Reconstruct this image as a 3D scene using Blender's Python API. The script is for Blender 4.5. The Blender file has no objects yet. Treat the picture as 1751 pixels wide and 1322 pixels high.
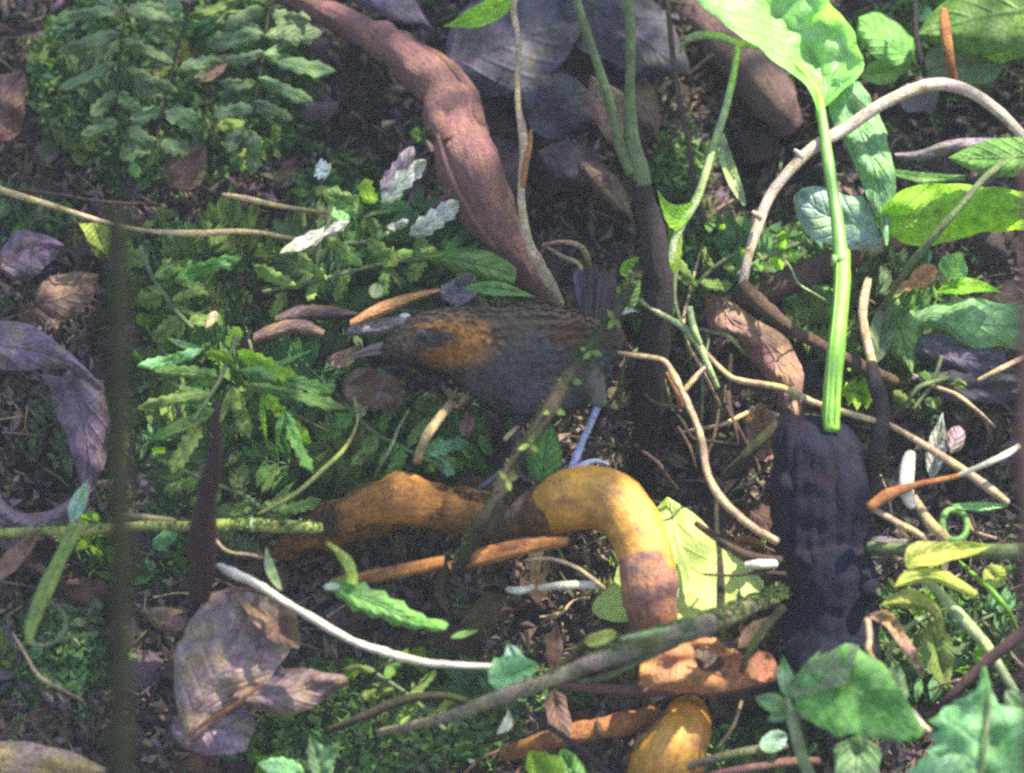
import bpy, math, random
from mathutils import Vector, noise, Matrix
random.seed(7)
S = bpy.context.scene
COL = S.collection
R = math.radians

# ------------------------------------------------------------------ camera
PITCH = R(15); DIST = 4.0; U = 0.0004            # one photo pixel is 0.4 mm at 4 m
cam_d = bpy.data.cameras.new('camera'); cam = bpy.data.objects.new('camera', cam_d); COL.objects.link(cam)
FWD = Vector((0, math.cos(PITCH), -math.sin(PITCH))); UPV = Vector((0, math.sin(PITCH), math.cos(PITCH))); RT = Vector((1, 0, 0))
CAM = -FWD * DIST
cam.location = CAM; cam.rotation_euler = (R(90) - PITCH, 0, 0)
cam_d.sensor_width = 36; cam_d.lens = 36 * DIST / (1751 * U)
cam_d.clip_start = 0.05; cam_d.clip_end = 400
cam_d.dof.use_dof = True; cam_d.dof.focus_distance = DIST - 0.06; cam_d.dof.aperture_fstop = 4.0
S.camera = cam

# ------------------------------------------------------------------ light
SUN = Vector((0.42, -0.06, 0.90)).normalized()   # towards the sun
world = bpy.data.worlds.new('World'); S.world = world; world.use_nodes = True
nt = world.node_tree; bg = nt.nodes['Background']
sky = nt.nodes.new('ShaderNodeTexSky'); sky.sky_type = 'NISHITA'; sky.sun_disc = False
sky.sun_elevation = math.asin(SUN.z); sky.sun_rotation = math.atan2(SUN.x, SUN.y)
nt.links.new(sky.outputs[0], bg.inputs[0]); bg.inputs[1].default_value = 0.14
sd = bpy.data.lights.new('sun', 'SUN'); sd.energy = 5.0; sd.angle = R(0.8); sd.color = (1, 0.92, 0.78)
so = bpy.data.objects.new('sun', sd); COL.objects.link(so)
so.rotation_euler = SUN.to_track_quat('Z', 'Y').to_euler(); so.location = SUN * 8
S.view_settings.view_transform = 'Standard'; S.view_settings.look = 'None'
S.view_settings.exposure = 1.65; S.view_settings.gamma = 1
S.render.engine = 'CYCLES'
S.cycles.filter_width = 2.6; S.cycles.use_denoising = False; S.cycles.sample_clamp_indirect = 4; S.cycles.max_bounces = 8; S.cycles.transmission_bounces = 4; S.cycles.diffuse_bounces = 4

# ------------------------------------------------------------------ geometry of the bank
SL = math.tan(R(48))
def bank0(y):                                     # smooth bank: flat floor, slope, plateau
    def sp(t, k=0.12): return k * math.log1p(math.exp(max(-60, min(60, t / k))))
    return SL * (sp(y + 0.62) - sp(y - 1.1)) - SL * 0.62
def fbm(x, y, z=0.0, o=4):
    return noise.fractal(Vector((x, y, z)), 1.0, 2.0, o)
HOLES = []                                        # filled from pixels below: (x, y, r, depth)
def bank(x, y):
    h = bank0(y) + 0.030 * fbm(x * 4.5, y * 4.5, 3.1) + 0.008 * fbm(x * 22, y * 22, 9.0, 3)
    for hx, hy, r, d in HOLES:
        q = ((x - hx) ** 2 + (y - hy) ** 2) / (r * r)
        if q < 6: h -= d * math.exp(-q)
    return h
def ray(px, py):
    return FWD + RT * ((px - 875.5) * U / DIST) + UPV * ((661 - py) * U / DIST)
def dg(py):                                       # camera depth of the smooth bank on this pixel row
    r = ray(875, py)
    return (CAM.z - SL * CAM.y) / (SL * r.y - r.z)
def P(px, py, lift=0.0, ref=None):                # pixel + height above the bank (towards the camera) -> point
    d = dg(py if ref is None else ref) - lift
    return CAM + ray(px, py) * d
def G(px, py, lift=0.0):                          # the real, bumpy ground under that pixel
    r = ray(px, py); t = dg(py) - 0.15
    for _ in range(40):
        p = CAM + r * t
        if p.z < bank(p.x, p.y): break
        t += 0.012
    a, b = t - 0.012, t
    for _ in range(6):
        m = (a + b) / 2; p = CAM + r * m
        if p.z < bank(p.x, p.y): b = m
        else: a = m
    return CAM + r * (a - lift)
for (px, py, r, d) in [(80, 800, 60, .05), (620, 200, 90, .06), (1120, 600, 80, .07), (1130, 760, 110, .07), (700, 960, 170, .05), (960, 1060, 140, .05),
                       (1330, 260, 110, .05), (1650, 700, 100, .05), (1260, 160, 60, .06), (1600, 200, 110, .05), (450, 800, 80, .04), (560, 610, 70, .05),
                       (1040, 360, 110, .04), (1450, 850, 160, .05), (330, 60, 200, .03), (1240, 1220, 110, .03), (1600, 1120, 110, .05)]:
    p = P(px, py); HOLES.append((p.x, p.y, r * U, d))

# ------------------------------------------------------------------ materials
def newmat(name):
    m = bpy.data.materials.new(name); m.use_nodes = True
    n = m.node_tree; b = n.nodes['Principled BSDF']
    return m, n, b
def nz(n, scale, detail=4, rough=0.6, vec=None, kind='ShaderNodeTexNoise'):
    t = n.nodes.new(kind); t.inputs['Scale'].default_value = scale
    if kind == 'ShaderNodeTexNoise': t.inputs['Detail'].default_value = detail; t.inputs['Roughness'].default_value = rough
    if vec: n.links.new(vec, t.inputs['Vector'])
    return t
def ramp(n, fac, stops):
    r = n.nodes.new('ShaderNodeValToRGB'); e = r.color_ramp.elements
    while len(e) < len(stops): e.new(0.5)
    for el, (p, c) in zip(e, stops):
        el.position = p; el.color = (*c, 1) if len(c) == 3 else c
    n.links.new(fac, r.inputs[0]); return r
def mth(n, op, a, b=None, c=None):
    m = n.nodes.new('ShaderNodeMath'); m.operation = op
    for i, v in enumerate((a, b, c)):
        if v is None: continue
        if isinstance(v, (int, float)): m.inputs[i].default_value = v
        else: n.links.new(v, m.inputs[i])
    return m.outputs[0]
def mix(n, fac, a, b, mode='MIX'):
    m = n.nodes.new('ShaderNodeMix'); m.data_type = 'RGBA'; m.blend_type = mode
    if isinstance(fac, (int, float)): m.inputs['Factor'].default_value = fac
    else: n.links.new(fac, m.inputs['Factor'])
    for i, v in ((6, a), (7, b)):
        if isinstance(v, tuple): m.inputs[i].default_value = (*v[:3], 1)
        else: n.links.new(v, m.inputs[i])
    return m.outputs[2]
def dk(c, f): return tuple(x * f for x in c)

def grime(n, base, vec, lo=0.42, hi=1.5, tint=0.5):
    """blotches, specks and warm / violet drifts of colour that belong to weathered surfaces"""
    g1 = nz(n, 130, 6, 0.72, vec); g2 = nz(n, 520, 4, 0.75, vec); g3 = nz(n, 55, 4, 0.6, vec)
    f = mth(n, 'ADD', mth(n, 'MULTIPLY', g1.outputs[0], 0.6), mth(n, 'MULTIPLY', g2.outputs[0], 0.4))
    base = mix(n, 1.0, base, ramp(n, f, [(0.34, (lo, lo, lo)), (0.5, (0.92, 0.92, 0.92)), (0.66, (hi, hi, hi))]).outputs[0], 'MULTIPLY')
    t = ramp(n, g3.outputs[0], [(0.36, (1.18, 0.90, 1.22)), (0.5, (1, 1, 1)), (0.64, (1.12, 1.08, 0.62))]).outputs[0]
    return mix(n, tint, base, mix(n, 1.0, base, t, 'MULTIPLY'))
def leaf_mat(name, c, c2=None, rough=0.5, tr=0.35, veins=7, vein_c=None, vstr=0.5, spots=0.3, gr=(0.5, 1.4, 0.6)):
    m, n, b = newmat(name)
    c2 = c2 or dk(c, 0.55)
    tc = n.nodes.new('ShaderNodeTexCoord'); uv = n.nodes.new('ShaderNodeUVMap')
    sep = n.nodes.new('ShaderNodeSeparateXYZ'); n.links.new(uv.outputs[0], sep.inputs[0])
    info = n.nodes.new('ShaderNodeObjectInfo')
    off = n.nodes.new('ShaderNodeVectorMath'); off.operation = 'ADD'
    n.links.new(tc.outputs['Object'], off.inputs[0])
    sc = mth(n, 'MULTIPLY', info.outputs['Random'], 37.0); cmb = n.nodes.new('ShaderNodeCombineXYZ')
    for i in range(3): n.links.new(sc, cmb.inputs[i])
    n.links.new(cmb.outputs[0], off.inputs[1]); vec = off.outputs[0]
    big = nz(n, 38, 5, 0.65, vec); fine = nz(n, 420, 3, 0.7, vec)
    base = ramp(n, big.outputs[0], [(0.33, c2), (0.62, c)]).outputs[0]
    base = mix(n, ramp(n, fine.outputs[0], [(0.3, (0, 0, 0)), (0.7, (1, 1, 1))]).outputs[0], base, dk(c, 1.25))
    base = mix(n, mth(n, 'MULTIPLY', ramp(n, nz(n, 95, 4, 0.75, vec).outputs[0], [(0.58, (0, 0, 0)), (0.68, (1, 1, 1))]).outputs[0], spots), base, dk(c2, 0.45))
    # veins: side ribs and the midrib
    au = mth(n, 'ABSOLUTE', mth(n, 'SUBTRACT', sep.outputs[0], 0.5))
    ph = mth(n, 'MULTIPLY', mth(n, 'SUBTRACT', sep.outputs[1], mth(n, 'MULTIPLY', au, 0.55)), veins * 2 * math.pi)
    rib = mth(n, 'POWER', mth(n, 'ABSOLUTE', mth(n, 'COSINE', mth(n, 'MULTIPLY', ph, 0.5))), 14.0)
    mid = mth(n, 'SMOOTH_MAX', mth(n, 'SUBTRACT', 1.0, mth(n, 'MULTIPLY', au, 22.0)), 0.0, 0.1)
    v = mth(n, 'MAXIMUM', mth(n, 'MULTIPLY', rib, 0.6), mid)
    base = mix(n, mth(n, 'MULTIPLY', v, vstr), base, vein_c or dk(c, 1.5))
    hsv = n.nodes.new('ShaderNodeHueSaturation')
    n.links.new(mth(n, 'ADD', mth(n, 'MULTIPLY', info.outputs['Random'], 0.5), 0.72), hsv.inputs['Value'])
    n.links.new(mth(n, 'ADD', mth(n, 'MULTIPLY', info.outputs['Random'], 0.03), 0.485), hsv.inputs['Hue'])
    n.links.new(base, hsv.inputs['Color']); base = grime(n, hsv.outputs[0], vec, *gr)
    bmp = n.nodes.new('ShaderNodeBump'); bmp.inputs['Strength'].default_value = 0.7; bmp.inputs['Distance'].default_value = 0.0025
    hgt = mth(n, 'ADD', mth(n, 'MULTIPLY', v, -0.8), mth(n, 'ADD', mth(n, 'MULTIPLY', big.outputs[0], 1.2), mth(n, 'MULTIPLY', fine.outputs[0], 0.5)))
    n.links.new(hgt, bmp.inputs['Height']); n.links.new(bmp.outputs[0], b.inputs['Normal'])
    n.links.new(base, b.inputs['Base Color']); b.inputs['Roughness'].default_value = rough
    b.inputs['Specular IOR Level'].default_value = 0.4 if rough > .3 else 1.0
    if tr > 0:
        t = n.nodes.new('ShaderNodeBsdfTranslucent'); n.links.new(mix(n, 1.0, base, (1.15, 1.2, 0.6), 'MULTIPLY'), t.inputs[0])
        n.links.new(bmp.outputs[0], t.inputs['Normal'])
        ms = n.nodes.new('ShaderNodeMixShader'); ms.inputs[0].default_value = tr
        n.links.new(b.outputs[0], ms.inputs[1]); n.links.new(t.outputs[0], ms.inputs[2])
        n.links.new(ms.outputs[0], n.nodes['Material Output'].inputs[0])
    return m

def bark_mat(name, c, c2=None, rough=0.75, moss=None, mamt=0.5, stretch=6.0, bump=0.8, scale=60, g=1.0, gloss=0.3):
    m, n, b = newmat(name); c2 = c2 or dk(c, 0.45)
    uv = n.nodes.new('ShaderNodeUVMap'); sp = n.nodes.new('ShaderNodeSeparateXYZ'); n.links.new(uv.outputs[0], sp.inputs[0])
    ang = mth(n, 'MULTIPLY', sp.outputs[0], 2 * math.pi); cb = n.nodes.new('ShaderNodeCombineXYZ')      # fibres run along the stem, seamless around it
    n.links.new(mth(n, 'MULTIPLY', mth(n, 'COSINE', ang), 2.6), cb.inputs[0]); n.links.new(mth(n, 'MULTIPLY', mth(n, 'SINE', ang), 2.6), cb.inputs[1])
    n.links.new(mth(n, 'MULTIPLY', sp.outputs[1], 0.9 + stretch * 0.12), cb.inputs[2])
    tc = n.nodes.new('ShaderNodeTexCoord')
    big = nz(n, scale, 6, 0.68, tc.outputs['Object']); fine = nz(n, scale * 9, 4, 0.7, tc.outputs['Object']); st = nz(n, 2.4, 6, 0.75, cb.outputs[0])
    f = mth(n, 'ADD', mth(n, 'MULTIPLY', big.outputs[0], 0.45), mth(n, 'MULTIPLY', st.outputs[0], 0.55))
    base = ramp(n, f, [(0.36, c2), (0.5, c), (0.68, dk(c, 1.35))]).outputs[0]
    base = mix(n, mth(n, 'MULTIPLY', fine.outputs[0], 0.55), base, dk(c2, 0.6))
    if moss:
        k = ramp(n, nz(n, scale * 0.6, 5, 0.7, tc.outputs['Object']).outputs[0], [(0.62 - 0.3 * mamt, (0, 0, 0)), (0.75 - 0.3 * mamt, (1, 1, 1))]).outputs[0]
        base = mix(n, k, base, mix(n, fine.outputs[0], dk(moss, 0.5), dk(moss, 1.4)))
    base = grime(n, base, tc.outputs['Object'], 1 - 0.6 * g, 1 + 0.55 * g, 0.7 * g)
    bmp = n.nodes.new('ShaderNodeBump'); bmp.inputs['Strength'].default_value = bump; bmp.inputs['Distance'].default_value = 0.004
    n.links.new(mth(n, 'ADD', f, mth(n, 'MULTIPLY', fine.outputs[0], 0.6)), bmp.inputs['Height'])
    n.links.new(bmp.outputs[0], b.inputs['Normal']); n.links.new(base, b.inputs['Base Color'])
    b.inputs['Roughness'].default_value = rough; b.inputs['Specular IOR Level'].default_value = gloss
    return m

def vcol_mat(name, rough=0.85, tr=0.0, scale=250):
    m, n, b = newmat(name)
    a = n.nodes.new('ShaderNodeAttribute'); a.attribute_name = 'Col'
    tc = n.nodes.new('ShaderNodeTexCoord'); f = nz(n, scale, 4, 0.7, tc.outputs['Object'])
    base = mix(n, 1.0, a.outputs[0], ramp(n, f.outputs[0], [(0.3, (0.45, 0.45, 0.45)), (0.7, (1.4, 1.4, 1.4))]).outputs[0], 'MULTIPLY')
    n.links.new(base, b.inputs['Base Color']); b.inputs['Roughness'].default_value = rough; b.inputs['Specular IOR Level'].default_value = 0.25
    bmp = n.nodes.new('ShaderNodeBump'); bmp.inputs['Strength'].default_value = 0.5; bmp.inputs['Distance'].default_value = 0.001
    n.links.new(f.outputs[0], bmp.inputs['Height']); n.links.new(bmp.outputs[0], b.inputs['Normal'])
    if tr:
        t = n.nodes.new('ShaderNodeBsdfTranslucent'); n.links.new(base, t.inputs[0])
        ms = n.nodes.new('ShaderNodeMixShader'); ms.inputs[0].default_value = tr
        n.links.new(b.outputs[0], ms.inputs[1]); n.links.new(t.outputs[0], ms.inputs[2])
        n.links.new(ms.outputs[0], n.nodes['Material Output'].inputs[0])
    return m

M = {}
M['l_bright'] = leaf_mat('bright_green_leaf', (0.36, 0.70, 0.22), (0.25, 0.58, 0.13), 0.2, 0.5, 6, (0.26, 0.5, 0.16), 0.35, 0.05, (0.78, 1.15, 0.4))
M['l_teal'] = leaf_mat('teal_green_leaf', (0.20, 0.42, 0.16), (0.12, 0.30, 0.09), 0.45, 0.35, 7, (0.22, 0.42, 0.24), 0.65, 0.45, (0.42, 1.4, 0.7))
M['l_bluegreen'] = leaf_mat('bluish_green_leaf', (0.26, 0.42, 0.30), (0.14, 0.27, 0.18), 0.35, 0.25, 7, None, 0.65, 0.45, (0.42, 1.4, 0.7))
M['l_green'] = leaf_mat('green_leaf', (0.15, 0.33, 0.06), (0.08, 0.19, 0.035), 0.48, 0.35, 8, (0.14, 0.28, 0.09), 0.65, 0.45, (0.42, 1.4, 0.7))
M['l_lime'] = leaf_mat('lime_green_leaf', (0.33, 0.60, 0.04), (0.22, 0.46, 0.025), 0.5, 0.6, 9, None, 0.3, 0.15)
M['l_dim'] = leaf_mat('dull_green_leaf', (0.15, 0.22, 0.09), (0.08, 0.13, 0.055), 0.6, 0.3, 8, (0.1, 0.16, 0.08), 0.3, 0.4)
M['l_fern'] = leaf_mat('bluish_fern_leaf', (0.16, 0.25, 0.10), (0.07, 0.125, 0.05), 0.65, 0.3, 10, None, 0.3, 0.4)
M['l_moss'] = leaf_mat('mossy_green_leaf', (0.23, 0.34, 0.07), (0.13, 0.20, 0.04), 0.7, 0.3, 12, (0.12, 0.22, 0.06), 0.5, 0.5)
M['l_yellow'] = leaf_mat('yellow_green_leaf', (0.68, 0.82, 0.24), (0.54, 0.70, 0.16), 0.55, 0.6, 6, (0.72, 0.82, 0.35), 0.3, 0.1, (0.82, 1.12, 0.3))
M['l_gold'] = leaf_mat('golden_green_leaf', (0.45, 0.53, 0.10), (0.32, 0.42, 0.06), 0.5, 0.4, 8, None, 0.3, 0.3)
M['l_pale'] = leaf_mat('pale_grey_green_leaf', (0.50, 0.53, 0.42), (0.34, 0.38, 0.28), 0.55, 0.25, 6, None, 0.3, 0.3)
M['l_pink'] = leaf_mat('pinkish_grey_leaf', (0.34, 0.25, 0.25), (0.2, 0.15, 0.14), 0.6, 0.2, 6, None, 0.3, 0.3)
M['d_brown'] = leaf_mat('dead_brown_leaf', (0.15, 0.085, 0.055), (0.06, 0.035, 0.025), 0.7, 0.12, 7, (0.2, 0.13, 0.09), 0.5, 0.6, (0.3, 1.65, 0.95))
M['d_dark'] = leaf_mat('dark_rotten_leaf', (0.065, 0.042, 0.04), (0.025, 0.018, 0.018), 0.65, 0.05, 7, (0.09, 0.06, 0.055), 0.5, 0.6, (0.3, 1.65, 0.95))
M['d_purple'] = leaf_mat('purplish_dead_leaf', (0.17, 0.115, 0.145), (0.085, 0.055, 0.065), 0.62, 0.1, 6, (0.22, 0.16, 0.18), 0.4, 0.4, (0.3, 1.65, 0.95))
M['d_grey'] = leaf_mat('grey_dead_leaf', (0.20, 0.175, 0.185), (0.09, 0.075, 0.08), 0.6, 0.1, 7, None, 0.4, 0.5, (0.3, 1.65, 0.95))
M['d_slate'] = leaf_mat('wet_slate_dead_leaf', (0.065, 0.058, 0.072), (0.03, 0.026, 0.034), 0.7, 0.05, 7, None, 0.4, 0.4, (0.3, 1.65, 0.95))
M['d_tan'] = leaf_mat('tan_dead_leaf', (0.34, 0.22, 0.14), (0.17, 0.1, 0.06), 0.65, 0.2, 7, None, 0.4, 0.5, (0.3, 1.65, 0.95))
M['d_peach'] = leaf_mat('peach_orange_dead_leaf', (0.50, 0.24, 0.09), (0.22, 0.09, 0.035), 0.6, 0.25, 9, (0.75, 0.45, 0.2), 0.7, 0.6, (0.4, 1.4, 0.9))
M['d_orange'] = leaf_mat('orange_dead_leaf', (0.46, 0.22, 0.09), (0.24, 0.1, 0.04), 0.6, 0.25, 7, None, 0.4, 0.5)
M['d_olive'] = leaf_mat('olive_dead_leaf', (0.15, 0.125, 0.06), (0.07, 0.055, 0.03), 0.7, 0.15, 7, None, 0.4, 0.6, (0.3, 1.65, 0.95))
M['b_purple'] = bark_mat('purplish_root_bark', (0.27, 0.125, 0.10), (0.11, 0.052, 0.05), 0.6, None, 0, 3, 1.0, 45, g=.8, gloss=.4)
M['b_dull'] = bark_mat('dull_brown_root_bark', (0.17, 0.10, 0.09), (0.09, 0.055, 0.06), 0.7, None, 0, 3, 0.9, 45, g=.7)  # duller and darker brown than the thick root
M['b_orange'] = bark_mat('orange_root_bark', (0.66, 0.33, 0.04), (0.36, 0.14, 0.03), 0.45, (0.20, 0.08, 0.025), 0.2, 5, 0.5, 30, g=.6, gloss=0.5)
M['b_lump'] = bark_mat('shaded_orange_root_bark', (0.50, 0.21, 0.035), (0.16, 0.065, 0.025), 0.55, (0.08, 0.045, 0.02), 0.5, 5, 0.8, 36, g=.8)  # orange bark with the left half's shadow put into the colour
M['b_arch'] = bark_mat('pale_vine_bark', (0.74, 0.62, 0.46), (0.46, 0.34, 0.22), 0.55, (0.30, 0.20, 0.13), 0.25, 16, 0.8, 90, g=.7)
M['b_bare'] = bark_mat('bare_weathered_wood', (0.50, 0.42, 0.27), (0.20, 0.15, 0.09), 0.7, (0.10, 0.13, 0.04), 0.3, 22, 1.2, 60)
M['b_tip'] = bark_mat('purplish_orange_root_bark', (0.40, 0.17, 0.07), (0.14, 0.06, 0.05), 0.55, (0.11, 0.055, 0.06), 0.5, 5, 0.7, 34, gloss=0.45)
M['b_mid'] = bark_mat('shaded_mid_root_bark', (0.40, 0.17, 0.03), (0.13, 0.055, 0.022), 0.6, (0.08, 0.045, 0.02), 0.55, 5, 0.9, 40)  # dark bark patches, plus shade below the bird put into the colour
M['d_mauve'] = leaf_mat('mauve_dead_leaf', (0.20, 0.135, 0.12), (0.10, 0.075, 0.05), 0.6, 0.12, 7, (0.33, 0.22, 0.2), 0.5, 0.5, (0.3, 1.65, 0.95))
M['b_rust'] = bark_mat('rust_wood', (0.48, 0.20, 0.06), (0.2, 0.07, 0.025), 0.6, None, 0, 30, 0.9, 60)
M['b_tan'] = bark_mat('tan_twig_bark', (0.58, 0.44, 0.26), (0.30, 0.20, 0.11), 0.6, None, 0, 20, 0.7, 90)
M['b_straw'] = bark_mat('straw_stalk', (0.52, 0.40, 0.20), (0.28, 0.19, 0.09), 0.55, None, 0, 30, 0.5, 90)
M['b_white'] = bark_mat('bleached_twig_bark', (0.82, 0.77, 0.60), (0.55, 0.48, 0.33), 0.5, None, 0, 20, 0.6, 90, g=.55)
M['b_brown'] = bark_mat('brown_twig_bark', (0.14, 0.085, 0.055), (0.05, 0.03, 0.025), 0.7, None, 0, 12, 1, 70)
M['b_dark'] = bark_mat('dark_stem_bark', (0.045, 0.034, 0.032), (0.015, 0.012, 0.013), 0.7, None, 0, 12, 1, 70)
M['b_olive'] = bark_mat('mossy_twig_bark', (0.10, 0.085, 0.045), (0.04, 0.035, 0.02), 0.85, (0.07, 0.10, 0.03), 0.5, 10, 1.2, 90, gloss=.2)
M['b_moss'] = bark_mat('moss_covered_branch', (0.42, 0.38, 0.24), (0.10, 0.085, 0.05), 0.8, (0.10, 0.16, 0.04), 0.5, 22, 1.4, 50)
M['b_slate'] = bark_mat('charred_slate_bark', (0.014, 0.018, 0.036), (0.007, 0.007, 0.014), 0.85, (0.022, 0.013, 0.02), 0.4, 6, 1.0, 42, g=.8, gloss=0.15)
M['b_reddish'] = bark_mat('reddish_stem_bark', (0.075, 0.032, 0.034), (0.03, 0.015, 0.018), 0.7, None, 0, 10, 0.6, 50)
M['b_greydark'] = bark_mat('grey_green_stem_bark', (0.022, 0.027, 0.016), (0.014, 0.015, 0.011), 1.0, None, 0, 10, 0.6, 50, gloss=0)
M['s_green'] = bark_mat('fresh_green_stalk', (0.17, 0.36, 0.06), (0.11, 0.26, 0.04), 0.4, None, 0, 14, 0.2, 60, g=.35, gloss=0.5)
M['s_lime'] = bark_mat('lime_green_stalk', (0.22, 0.46, 0.04), (0.16, 0.36, 0.03), 0.4, None, 0, 14, 0.2, 60, g=.35, gloss=0.5)
M['s_dull'] = bark_mat('dull_green_stalk', (0.14, 0.19, 0.07), (0.07, 0.1, 0.04), 0.6, None, 0, 14, 0.5, 70)
M['s_pale'] = bark_mat('pale_green_stalk', (0.34, 0.44, 0.19), (0.2, 0.28, 0.1), 0.5, None, 0, 14, 0.5, 70)
M['s_yellow'] = bark_mat('yellowish_stalk', (0.38, 0.40, 0.10), (0.16, 0.19, 0.05), 0.6, (0.1, 0.18, 0.04), 0.4, 14, 0.6, 70)
M['leg'] = bark_mat('blue_grey_scaly_leg', (0.38, 0.45, 0.62), (0.2, 0.24, 0.36), 0.4, None, 0, 40, 0.5, 120, gloss=0.5)
M['vc'] = vcol_mat('plumage', 0.9)
M['vlitter'] = vcol_mat('litter_crumbs', 0.8)
M['vgreen'] = vcol_mat('ground_cover_leaves', 0.6, 0.3)

# soil
m, n, b = newmat('dark_soil'); tc = n.nodes.new('ShaderNodeTexCoord')
a = nz(n, 9, 8, 0.7, tc.outputs['Object']); f = nz(n, 140, 5, 0.75, tc.outputs['Object'])
c = ramp(n, a.outputs[0], [(0.35, (0.025, 0.018, 0.017)), (0.55, (0.055, 0.036, 0.032)), (0.7, (0.045, 0.05, 0.024))]).outputs[0]
c = mix(n, f.outputs[0], dk((0.02, 0.014, 0.012), 1), c)
n.links.new(c, b.inputs['Base Color']); b.inputs['Roughness'].default_value = 0.9
bp = n.nodes.new('ShaderNodeBump'); bp.inputs['Distance'].default_value = 0.006; n.links.new(f.outputs[0], bp.inputs['Height']); n.links.new(bp.outputs[0], b.inputs['Normal'])
M['soil'] = m

# ------------------------------------------------------------------ mesh helpers
class MB:
    def __init__(s): s.v = []; s.f = []; s.uv = []; s.c = []
    def grid(s, rows, uvs=None, col=None, wrap=False):
        nr = len(rows); nc = len(rows[0]); b = len(s.v)
        for r in rows: s.v.extend(r)
        for i in range(nr - 1):
            for j in range(nc if wrap else nc - 1):
                k = (j + 1) % nc
                s.f.append((b + i * nc + j, b + i * nc + k, b + (i + 1) * nc + k, b + (i + 1) * nc + j))
                if uvs:
                    u0, u1 = j / (nc if wrap else nc - 1), (j + 1) / (nc if wrap else nc - 1)
                    v0, v1 = i / (nr - 1) * uvs, (i + 1) / (nr - 1) * uvs
                    s.uv.append(((u0, v0), (u1, v0), (u1, v1), (u0, v1)))
                else: s.uv.append(((0, 0),) * 4)
                if col: s.c.append(col)
    def tube(s, pts, rad, n=10, rough=0.0, caps=True, vlen=None, seed=0.0):
        """pts: Vectors; rad: floats"""
        pts, rad = smooth(pts, rad)
        t0 = (pts[1] - pts[0]).normalized(); nrm = t0.orthogonal().normalized()
        rows = []; L = 0
        for i, p in enumerate(pts):
            t = (pts[min(i + 1, len(pts) - 1)] - pts[max(i - 1, 0)]).normalized()
            nrm = (nrm - t * nrm.dot(t)).normalized(); bn = t.cross(nrm)
            if i: L += (p - pts[i - 1]).length
            row = []
            for k in range(n):
                a = 2 * math.pi * k / n; d = nrm * math.cos(a) + bn * math.sin(a); r = rad[i]
                if rough:
                    q = p / max(r, 1e-4) * 0.55 + d * 0.9 + Vector((seed, 0, 0)); r *= 1 + rough * (noise.noise(q) + 0.5 * noise.noise(q * 2.7))
                row.append(p + d * r)
            rows.append(row)
        if caps:
            rows.insert(0, [pts[0] - (pts[1] - pts[0]).normalized() * rad[0] * 0.25 + (q - pts[0]) * 0.35 for q in rows[0]]); rows.insert(0, [sum(rows[0], Vector()) / n] * n)
            rows.append([pts[-1] + (pts[-1] - pts[-2]).normalized() * rad[-1] * 0.25 + (q - pts[-1]) * 0.35 for q in rows[-1]]); rows.append([sum(rows[-1], Vector()) / n] * n)
        s.grid([list(r) for r in rows], uvs=max(0.05, L * 10), wrap=True)
        return s
    def build(s, name, mat, parent=None, origin=None, smooth_=True):
        if parent is not None: base = parent_loc(parent)
        else: base = origin or (sum(s.v, Vector()) / max(1, len(s.v)))
        me = bpy.data.meshes.new(name); me.from_pydata([v - base for v in s.v], [], s.f); me.update()
        if s.uv:
            ul = me.uv_layers.new(name='UVMap'); flat = []
            for f in s.uv:
                for u in f: flat.extend(u)
            ul.data.foreach_set('uv', flat)
        if s.c:
            ca = me.color_attributes.new('Col', 'FLOAT_COLOR', 'CORNER'); flat = []
            for f, c in zip(s.f, s.c):
                for _ in f: flat.extend((c[0], c[1], c[2], 1.0))
            ca.data.foreach_set('color', flat)
        if smooth_: me.polygons.foreach_set('use_smooth', [True] * len(me.polygons))
        me.materials.append(M[mat] if isinstance(mat, str) else mat)
        o = bpy.data.objects.new(name, me); COL.objects.link(o)
        if parent is None: o.location = base
        else: o.parent = parent
        return o
LOC = {}
def parent_loc(p):
    v = p.location.copy()
    while p.parent: p = p.parent; v += p.location
    return v
def tag(o, label=None, cat=None, group=None, kind=None):
    for k, v in (('label', label), ('category', cat), ('group', group), ('kind', kind)):
        if v: o[k] = v
    return o
def thing(name, label, cat, loc, group=None):
    o = bpy.data.objects.new(name, None); COL.objects.link(o); o.location = loc; o.empty_display_size = 0.02
    return tag(o, label, cat, group)
def cr(p0, p1, p2, p3, t):
    return 0.5 * ((2 * p1) + (p2 - p0) * t + (2 * p0 - 5 * p1 + 4 * p2 - p3) * t * t + (3 * p1 - p0 - 3 * p2 + p3) * t ** 3)
def smooth(pts, rad, k=5):
    if len(pts) < 3: k = 8
    P_, R_ = [], []
    n = len(pts)
    for i in range(n - 1):
        a, b_, c_, d = (max(i - 1, 0), i, i + 1, min(i + 2, n - 1))
        for j in range(k):
            t = j / k
            P_.append(cr(pts[a], pts[b_], pts[c_], pts[d], t)); R_.append(rad[b_] * (1 - t) + rad[c_] * t)
    P_.append(pts[-1]); R_.append(rad[-1]); return P_, R_
def rs(poly, n):                                   # resample a 2D polyline smoothly
    if len(poly) > 2:
        v, _ = smooth([Vector((*p, 0)) for p in poly], [0] * len(poly), 8)
    else: v = [Vector((*p, 0)) for p in poly]
    L = [0]
    for i in range(1, len(v)): L.append(L[-1] + (v[i] - v[i - 1]).length)
    out = []; j = 0
    for i in range(n):
        t = L[-1] * i / (n - 1)
        while j < len(L) - 2 and L[j + 1] < t: j += 1
        k = (t - L[j]) / max(1e-6, L[j + 1] - L[j]); out.append(v[j].lerp(v[j + 1], min(1, max(0, k))))
    return [(p.x, p.y) for p in out]
SEED = [0]
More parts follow.
